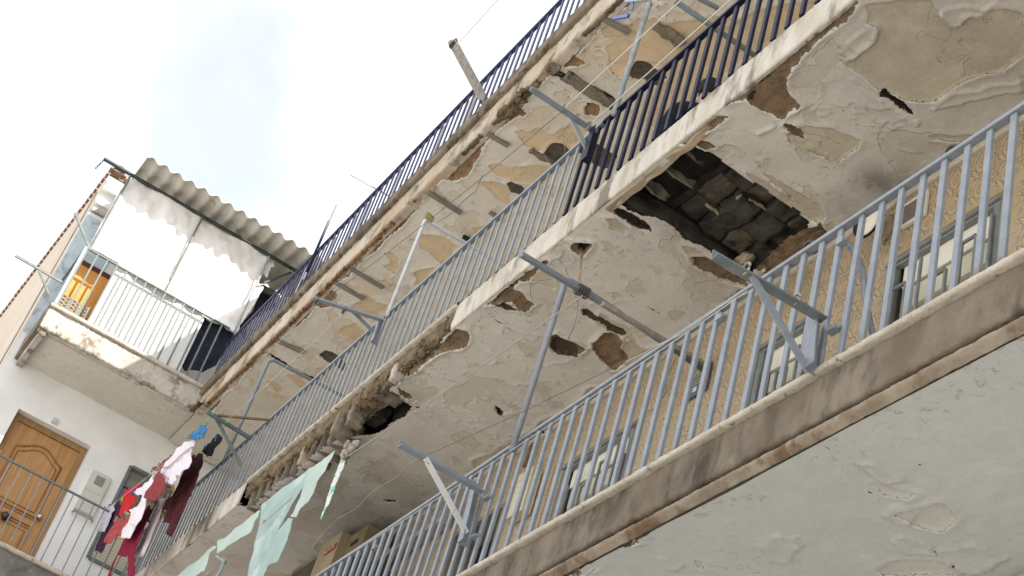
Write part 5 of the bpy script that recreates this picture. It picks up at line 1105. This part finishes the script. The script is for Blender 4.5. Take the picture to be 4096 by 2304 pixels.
T_('tarp', 'lowest pale tarp scrap, the one nearest the washing', 'tarp_pale', [(900, 1150), (760, 1260), (640, 1350), (540, 1449), (420, 1560), (560, 1600), (700, 1449), (800, 1400), (840, 1300), (860, 1220), (930, 1160)], 3.12, 4)
e = empty('cloth_knot', HK, 'ragged dirty cloth knot tied at the broken gallery edge above the tarp', 'knot')
q = MB()
for i, (dx, dy, dz_, s_) in enumerate(((.0, .02, .10, .06), (.03, .0, .06, .05), (-.04, .0, .05, .05), (.0, -.01, .02, .045), (-.07, .02, .0, .03), (.06, .02, .11, .04))): lump(q, (HK.x + dx - .02, HK.y + dy, HK.z + dz_), s_, s_ * .7, s_ * .8, i, 9)
q.build('bundle', M['rag'], e, True)
q = MB(); q.tube([Vector((HK.x + .02 + .03 * math.cos(t_), HK.y - .045, HK.z + .08 + .03 * math.sin(t_))) for t_ in np.linspace(0, 6.2, 14)], .009, 6); q.build('loop', M['old_wood'], e, True)
def strip_mat():
    mt, nt, bs = nodes('printed_strip'); p = pos(nt)
    n = noise(nt, p, 6, 3, .5, (1, 1, 2.2), .6)
    col = mixc(nt, rng(nt, n, .56, .575), (.60, .62, .58), (.08, .36, .15)); col = mixc(nt, rng(nt, n, .40, .385), col, (.20, .45, .48)); col = mixc(nt, rng(nt, noise(nt, p, 11, 4), .63, .66), col, (.30, .15, .06))
    nt.links.new(col, bs.inputs['Base Color']); bs.inputs['Roughness'].default_value = .6; return mt
M['printed'] = strip_mat()
o = cloth('printed_strip', [on_y(cF(*p), 3.03) for p in ((2190, 240), (2235, 255), (2200, 380), (2150, 480), (2110, 600), (2070, 700), (2020, 800), (1990, 885), (1972, 880), (1990, 800), (2030, 660), (2070, 540), (2110, 430), (2150, 320))], M['printed'], axis=1, res=.009, fold=.006, thick=.004, seed=9)
tag(o, 'narrow green and white printed plastic strip hanging from the ragged knot', 'plastic strip')
q = MB(); a, b = on_y(cF(1360, 940), 3.08), on_y(cF(1680, 660), 3.08); q.tube(sag(a, b, .01), .004, 6); lump(q, on_y(cF(1400, 895), 3.07), .014, .012, .014, 3, 7)
tag(q.build('cord', M['rope']), 'short knotted cord lying across the largest tarp', 'cord')
q = MB(); q.tube([on_y(cF(*p), 3.1) for p in ((920, 1250), (950, 1270), (1000, 1300), (985, 1340), (960, 1400), (930, 1449), (880, 1540))], [.010, .008, .012, .012, .012, .014, .012], 6); lump(q, on_y(cF(1000, 1300), 3.1), .025, .02, .025, 5, 7)
tag(q.build('cord', M['tarp']), 'knotted tarp cord hanging from the small pale tarp scrap', 'cord')

# ================================================================== things on the lower gallery
cab = empty('cabinet', (-12.4, 4.1, Z1), 'dark tall cabinet under the cardboard box in lowest gallery', 'cabinet')
q = MB(); q.box(-13.1, -11.65, 3.86, 4.28, Z1, 6.02); q.build('body', M['cabinet'], cab); q = MB(); q.box(-13.08, -12.39, 3.845, 3.86, Z1 + .1, 6.0); q.box(-12.37, -11.67, 3.845, 3.86, Z1 + .1, 6.0); q.build('door', M['cabinet'], cab)
P_TL = on_y(cF(2220, 1030), 3.98)
bx = empty('cardboard_box', (-12.5, 4.05, 6.02), 'brown cardboard box with red printed label close under the ceiling', 'box')
q = MB(); q.box(-12.86, -12.40, 3.95, 4.26, 6.024, 6.545); q.build('carton', M['carton'], bx)
q = MB(); q.box(-12.40, -11.98, 4.02, 4.27, 6.024, 6.50); q.build('carton_side', M['carton_dark'], bx)
q = MB(); q.box(-12.25, -12.12, 4.012, 4.022, 6.36, 6.40); q.build('hand_hole', M['black_plastic'], bx)
q = MB(); a, b = on_y(cF(2070, 1230), 3.945), on_y(cF(2175, 1150), 3.945); zb = (a.z + b.z) / 2; q.box(-12.66, -12.43, 3.942, 3.948, 6.365, 6.425); q.build('red_label', M['red_print'], bx)
q = MB()
for k in range(5): xx = -12.645 + k * .043; q.box(xx, xx + .008, 3.938, 3.941, 6.378, 6.412); q.box(xx + .010, xx + .026, 3.938, 3.941, 6.378 + .026 * (k % 2), 6.386 + .026 * (k % 2))
q.build('print', M['white_print'], bx)
bx2 = empty('cardboard_box', (-13.0, 4.05, 6.02), 'darker cardboard box half hidden behind the labelled box', 'box')
q = MB(); q.box(-13.55, -12.88, 3.98, 4.27, 6.024, 6.52); q.build('carton', M['carton_dark'], bx2)
q = MB(); q.box(-13.5, -12.95, 3.974, 3.98, 6.08, 6.46); q.build('dark_panel', M['cabinet'], bx2)
q = MB(); q.box(-12.1, -10.80, 4.19, 4.296, 6.19, 6.245); q.box(-11.0, -10.80, 4.18, 4.296, 6.245, 6.30)
tag(q.build('cable_duct', M['old_wood']), 'grey boxed duct running along tiles between cardboard boxes and dark door', 'duct')
q = MB(); q.box(-9.62, -9.36, 4.22, 4.299, 5.78, 6.16); q.box(-9.63, -9.35, 4.215, 4.22, 6.10, 6.165); 
tag(q.build('fuse_box', M['cream_plastic']), 'cream flat box fixed to tiles between dark door and first shuttered window', 'box')
q = MB(); q.bar(on_y(r8(1680, 490), 4.27), on_y(r8(1620, 660), 4.27), .05, .02); tag(q.build('wooden_batten', M['rust_wood']), 'short brown wooden batten leaning on tiles beside the cream flat box', 'batten')
sg = empty('notice_sign', (-7.38, 4.30, 6.08), 'small dark blue for-sale sign with yellow and white lettering on the tiles', 'sign')
q = MB(); q.box(-7.505, -7.262, 4.288, 4.300, 5.965, 6.195); q.build('board', M['sign_blue'], sg)
def text(body, x, z, size, mt, parent, y=4.2865):
    cu = bpy.data.curves.new('lettering', 'FONT'); cu.body = body; cu.size = size; cu.align_x = 'LEFT'; cu.extrude = .0008; cu.offset = .0012
    o = bpy.data.objects.new('lettering', cu); COL.objects.link(o); o.parent = parent; o.location = Vector((x, y, z)) - WL[parent.name]; o.rotation_euler = (math.pi / 2, 0, 0); cu.materials.append(M[mt])
    bpy.context.view_layer.update(); me = bpy.data.meshes.new_from_object(o.evaluated_get(bpy.context.evaluated_depsgraph_get())); n_ = bpy.data.objects.new('lettering', me); COL.objects.link(n_); n_.parent = parent; n_.location = o.location; n_.rotation_euler = o.rotation_euler; bpy.data.objects.remove(o); n_['kind'] = 'stuff'; return n_
text('SE VENDE', -7.495, 6.145, .047, 'sign_yellow', sg); text('950 22  95', -7.498, 6.005, .046, 'sign_white', sg)
q = MB(); q.box(-7.49, -7.275, 4.2855, 4.2875, 6.128, 6.132); q.build('underline', M['sign_yellow'], sg)
q = MB()
for j in range(2):
    for k in range(11): q.box(-7.47 + k * .018, -7.457 + k * .018, 4.286, 4.2875, 6.088 - j * .03, 6.106 - j * .03)
q.build('small_print', M['sign_dull'], sg)
q = MB(); q.box(-7.432, -7.429, 4.2855, 4.2875, 6.05, 6.09); q.build('stroke', M['sign_white'], sg)
vn = empty('wall_vent', (-5.4, 4.30, 6.39), 'cream rusty-edged ventilation grille in tiles above the wide shuttered window', 'vent')
q = MB(); q.box(-5.50, -5.305, 4.285, 4.304, 6.30, 6.492); q.build('frame', M['cream_light'], vn)
for k in range(9):
    q = MB(); q.box(-5.485, -5.38, 4.278, 4.285, 6.325 + k * .016, 6.333 + k * .016); q.build('slat', M['lath'], vn)
for k in range(8):
    q = MB(); q.box(-5.345, -5.318, 4.279, 4.285, 6.325 + k * .019, 6.333 + k * .019); q.build('slat', M['old_wood'], vn)
lp = empty('wall_lamp', (-5.85, 4.2, 6.5), 'round cream wall fitting with black rim at the ceiling corner', 'lamp')
c_ = on_y(cC(1010, 960), 4.12)
q = MB(); q.tube([(c_.x - .02, 4.12, c_.z + .02), (c_.x - .02, 4.15, c_.z + .02)], .115, 24); q.build('rim', M['black_plastic'], lp, False)
q = MB()
n = 14
for i in range(n + 1):
    th = math.pi / 2 * i / n
    for j in range(24):
        ph = 2 * math.pi * j / 24; q.v.append((c_.x + .012 + .085 * math.sin(th) * math.cos(ph), 4.118 - .03 * math.cos(th), c_.z - .01 + .105 * math.sin(th) * math.sin(ph)))
q.f = [(i * 24 + j, i * 24 + (j + 1) % 24, (i + 1) * 24 + (j + 1) % 24, (i + 1) * 24 + j) for i in range(n) for j in range(24)]
q.build('shade', M['cream_light'], lp, True)
q = MB(); lump(q, on_y(cC(1195, 1040), 4.30), .06, .035, .09, 4, 12); q.build('patch', M['carton'], lp, True)
q = MB(); q.box(-5.905, -5.885, 4.287, 4.30, 4.1, 6.56); tag(q.build('downpipe', M['metal_dark']), 'dark vertical cable in the tile joint below the round wall fitting', 'cable')
line('loose brown wire down the tiles beside the blue sign', [on_y(cB(*p), 4.28) for p in ((520, 700), (440, 860), (410, 960), (420, 1040), (350, 1160), (280, 1220), (205, 1250))], .003, 'wire', 'wire')

# drying rack and rags on the grey pole
dr_ = empty('drying_rack', on_y(k7(760, 10), 2.95), 'small folding drying rack with blue plastic end bars on the grey pole', 'drying rack')
Pk = lambda x_, y_: on_y(k7(x_, y_), 2.95)
for a, b in (((320, 350), (580, 50)), ((410, 345), (690, 30)), ((500, 330), (790, 20)), ((580, 325), (880, 10))):
    q = MB(); q.tube([Pk(*a), Pk(*b)], .005, 6); q.build('rod', M['old_wood'], dr_)
q = MB(); q.bar(Pk(280, 380), Pk(588, 328), .02, .028); q.build('end_bar', M['blue_plastic'], dr_)
q = MB(); q.bar(Pk(550, 30), Pk(1000, -20), .03, .03); q.build('end_bar', M['galv'], dr_)
q = MB(); q.bar(Pk(682, 40), Pk(668, 205), .012, .02); q.build('peg_strip', M['blue_plastic'], dr_)
o = cloth('rag', [on_y(k7(*p), 3.0) for p in ((1000, -60), (1180, -50), (1260, 30), (1340, 60), (1350, 155), (1300, 140), (1200, 60), (1170, 170), (1120, 110), (1060, 60), (980, 150), (985, 100), (1050, 20))], M['rag'], axis=1, res=.01, fold=.02, thick=.004, seed=20, fsc=40)
tag(o, 'grey-white rag tied to top of the grey pole beside the drying rack', 'rag')
o = cloth('rag', [on_y(cE(*p), 3.0) for p in ((1705, 400), (1730, 380), (1760, 390), (1790, 440), (1770, 480), (1735, 460), (1715, 440))], M['c_olive'], axis=1, res=.01, fold=.02, thick=.004, seed=21, fsc=40)
tag(o, 'small brown rag tied to the top of the white pole', 'rag')
q = MB(); q.bar(on_z(cE(2080, 620), 9.37), on_z(cE(2165, 660), 9.37), .05, .03); tag(q.build('bracket_stub', M['black_plastic']), 'short black metal stub under the upper ceiling beside white pole', 'stub')

# ================================================================== person behind the middle railing
per = empty('person', (-7.38, 3.845, Z2), 'dark-haired person in a dark jacket standing behind the navy bars', 'person')
def skin(name, J, E_, mt, parent, sub=2):
    me = bpy.data.meshes.new(name); me.from_pydata([j[:3] for j in J], E_, []); me.materials.append(M[mt])
    o = put(name, me, parent, WL[parent.name])
    md = o.modifiers.new('skin', 'SKIN'); md.use_smooth_shade = True
    for i, j in enumerate(J): 
        r_ = j[3] if isinstance(j[3], tuple) else (j[3], j[3]); me.skin_vertices[0].data[i].radius = r_; me.skin_vertices[0].data[i].use_root = (i == 0)
    s = o.modifiers.new('sub', 'SUBSURF'); s.levels = sub; s.render_levels = sub
    return o
# local axes: faces +x, left is +y
J = [(0, 0, .95, (.14, .11)), (0, 0, 1.12, (.13, .10)), (.0, 0, 1.30, (.15, .11)), (-.01, 0, 1.42, (.10, .08)), (.015, 0, 1.49, .052), (.03, 0, 1.55, .058), (.04, 0, 1.62, (.082, .075)), (.035, 0, 1.69, (.078, .072)),
     (0, .09, .90, .085), (.01, .10, .50, .06), (0, .10, .09, .045), (.14, .11, .035, .035), (0, -.09, .90, .085), (.01, -.10, .50, .06), (0, -.10, .09, .045), (.14, -.11, .035, .035),
     (-.01, .19, 1.39, .06), (-.04, .24, 1.12, .045), (.04, .19, 1.0, .03), (-.01, -.19, 1.39, .06), (-.04, -.24, 1.12, .045), (.04, -.19, 1.0, .03)]
E_ = [(0, 1), (1, 2), (2, 3), (3, 4), (4, 5), (5, 6), (6, 7), (0, 8), (8, 9), (9, 10), (10, 11), (0, 12), (12, 13), (13, 14), (14, 15), (3, 16), (16, 17), (17, 18), (3, 19), (19, 20), (20, 21)]
body = skin('body', J, E_, 'skin', per)
JJ = [(0, 0, .90, (.17, .14)), (0, 0, 1.12, (.155, .13)), (0, 0, 1.30, (.175, .135)), (-.01, 0, 1.42, (.13, .105)), (.0, 0, 1.475, .075), (-.01, .20, 1.39, .078), (-.04, .255, 1.12, .062), (.07, .17, .93, .06), (-.01, -.20, 1.39, .078), (-.04, -.255, 1.12, .062), (.07, -.17, .93, .06)]
skin('jacket', JJ, [(0, 1), (1, 2), (2, 3), (3, 4), (3, 5), (5, 6), (6, 7), (3, 8), (8, 9), (9, 10)], 'jacket', per)
skin('trousers', [(0, 0, .93, (.15, .13)), (0, .09, .88, .10), (.01, .10, .50, .075), (0, .10, .10, .06), (0, -.09, .88, .10), (.01, -.10, .50, .075), (0, -.10, .10, .06)], [(0, 1), (1, 2), (2, 3), (0, 4), (4, 5), (5, 6)], 'c_navy', per)
hb = MB(); O = WL['person']
n = 28
for i in range(n + 1):
    th = math.pi * i / n
    for j in range(n):
        ph = 2 * math.pi * j / n; d = Vector((math.sin(th) * math.cos(ph), math.sin(th) * math.sin(ph), math.cos(th)))
        face = max(0, d.x - .35) * (1 if d.z < .62 else 0); low = max(0, -.42 - d.z)
        r_ = 1 + .10 * float(fbm(np.array([ph * 3 + th]), np.array([th * 4]), 2.5, 3, 5)[0]) - face * .75 - low * 1.1
        if abs(d.y) > .80 and -.5 < d.z < .1 and d.x > -.25: r_ *= .84
        hb.v.append(tuple(O + Vector((.028, 0, 1.685)) + Vector((d.x * .112, d.y * .100, d.z * .118)) * r_))
hb.f = [(i * n + j, i * n + (j + 1) % n, (i + 1) * n + (j + 1) % n, (i + 1) * n + j) for i in range(n) for j in range(n)]
hb.build('hair', M['hair'], per, True)
for s_ in (-1, 1):
    q = MB(); c_ = O + Vector((.035, .094 * s_, 1.635))
    q.tube([c_ + Vector((.020 * math.cos(t_) - .004 * math.sin(t_), .010 * s_, .033 * math.sin(t_))) for t_ in np.linspace(.4, 5.9, 14)], .0075, 6); lump(q, c_ + Vector((-.004, 0, 0)), .016, .006, .024, 3, 8); q.build('ear', M['skin'], per, True)
q = MB(); lump(q, O + Vector((.128, 0, 1.625)), .018, .015, .024, 2, 8); q.build('nose', M['skin'], per, True)
for s_ in (-1, 1):
    q = MB(); lump(q, O + Vector((.112, .032 * s_, 1.655)), .008, .013, .008, 2, 8); q.build('eye', M['black_plastic'], per, True)
q = MB(); lump(q, O + Vector((.112, 0, 1.575)), .008, .025, .007, 2, 8); q.build('mouth', M['c_brick'], per, True)

per.rotation_euler = (0, 0, rad(152))
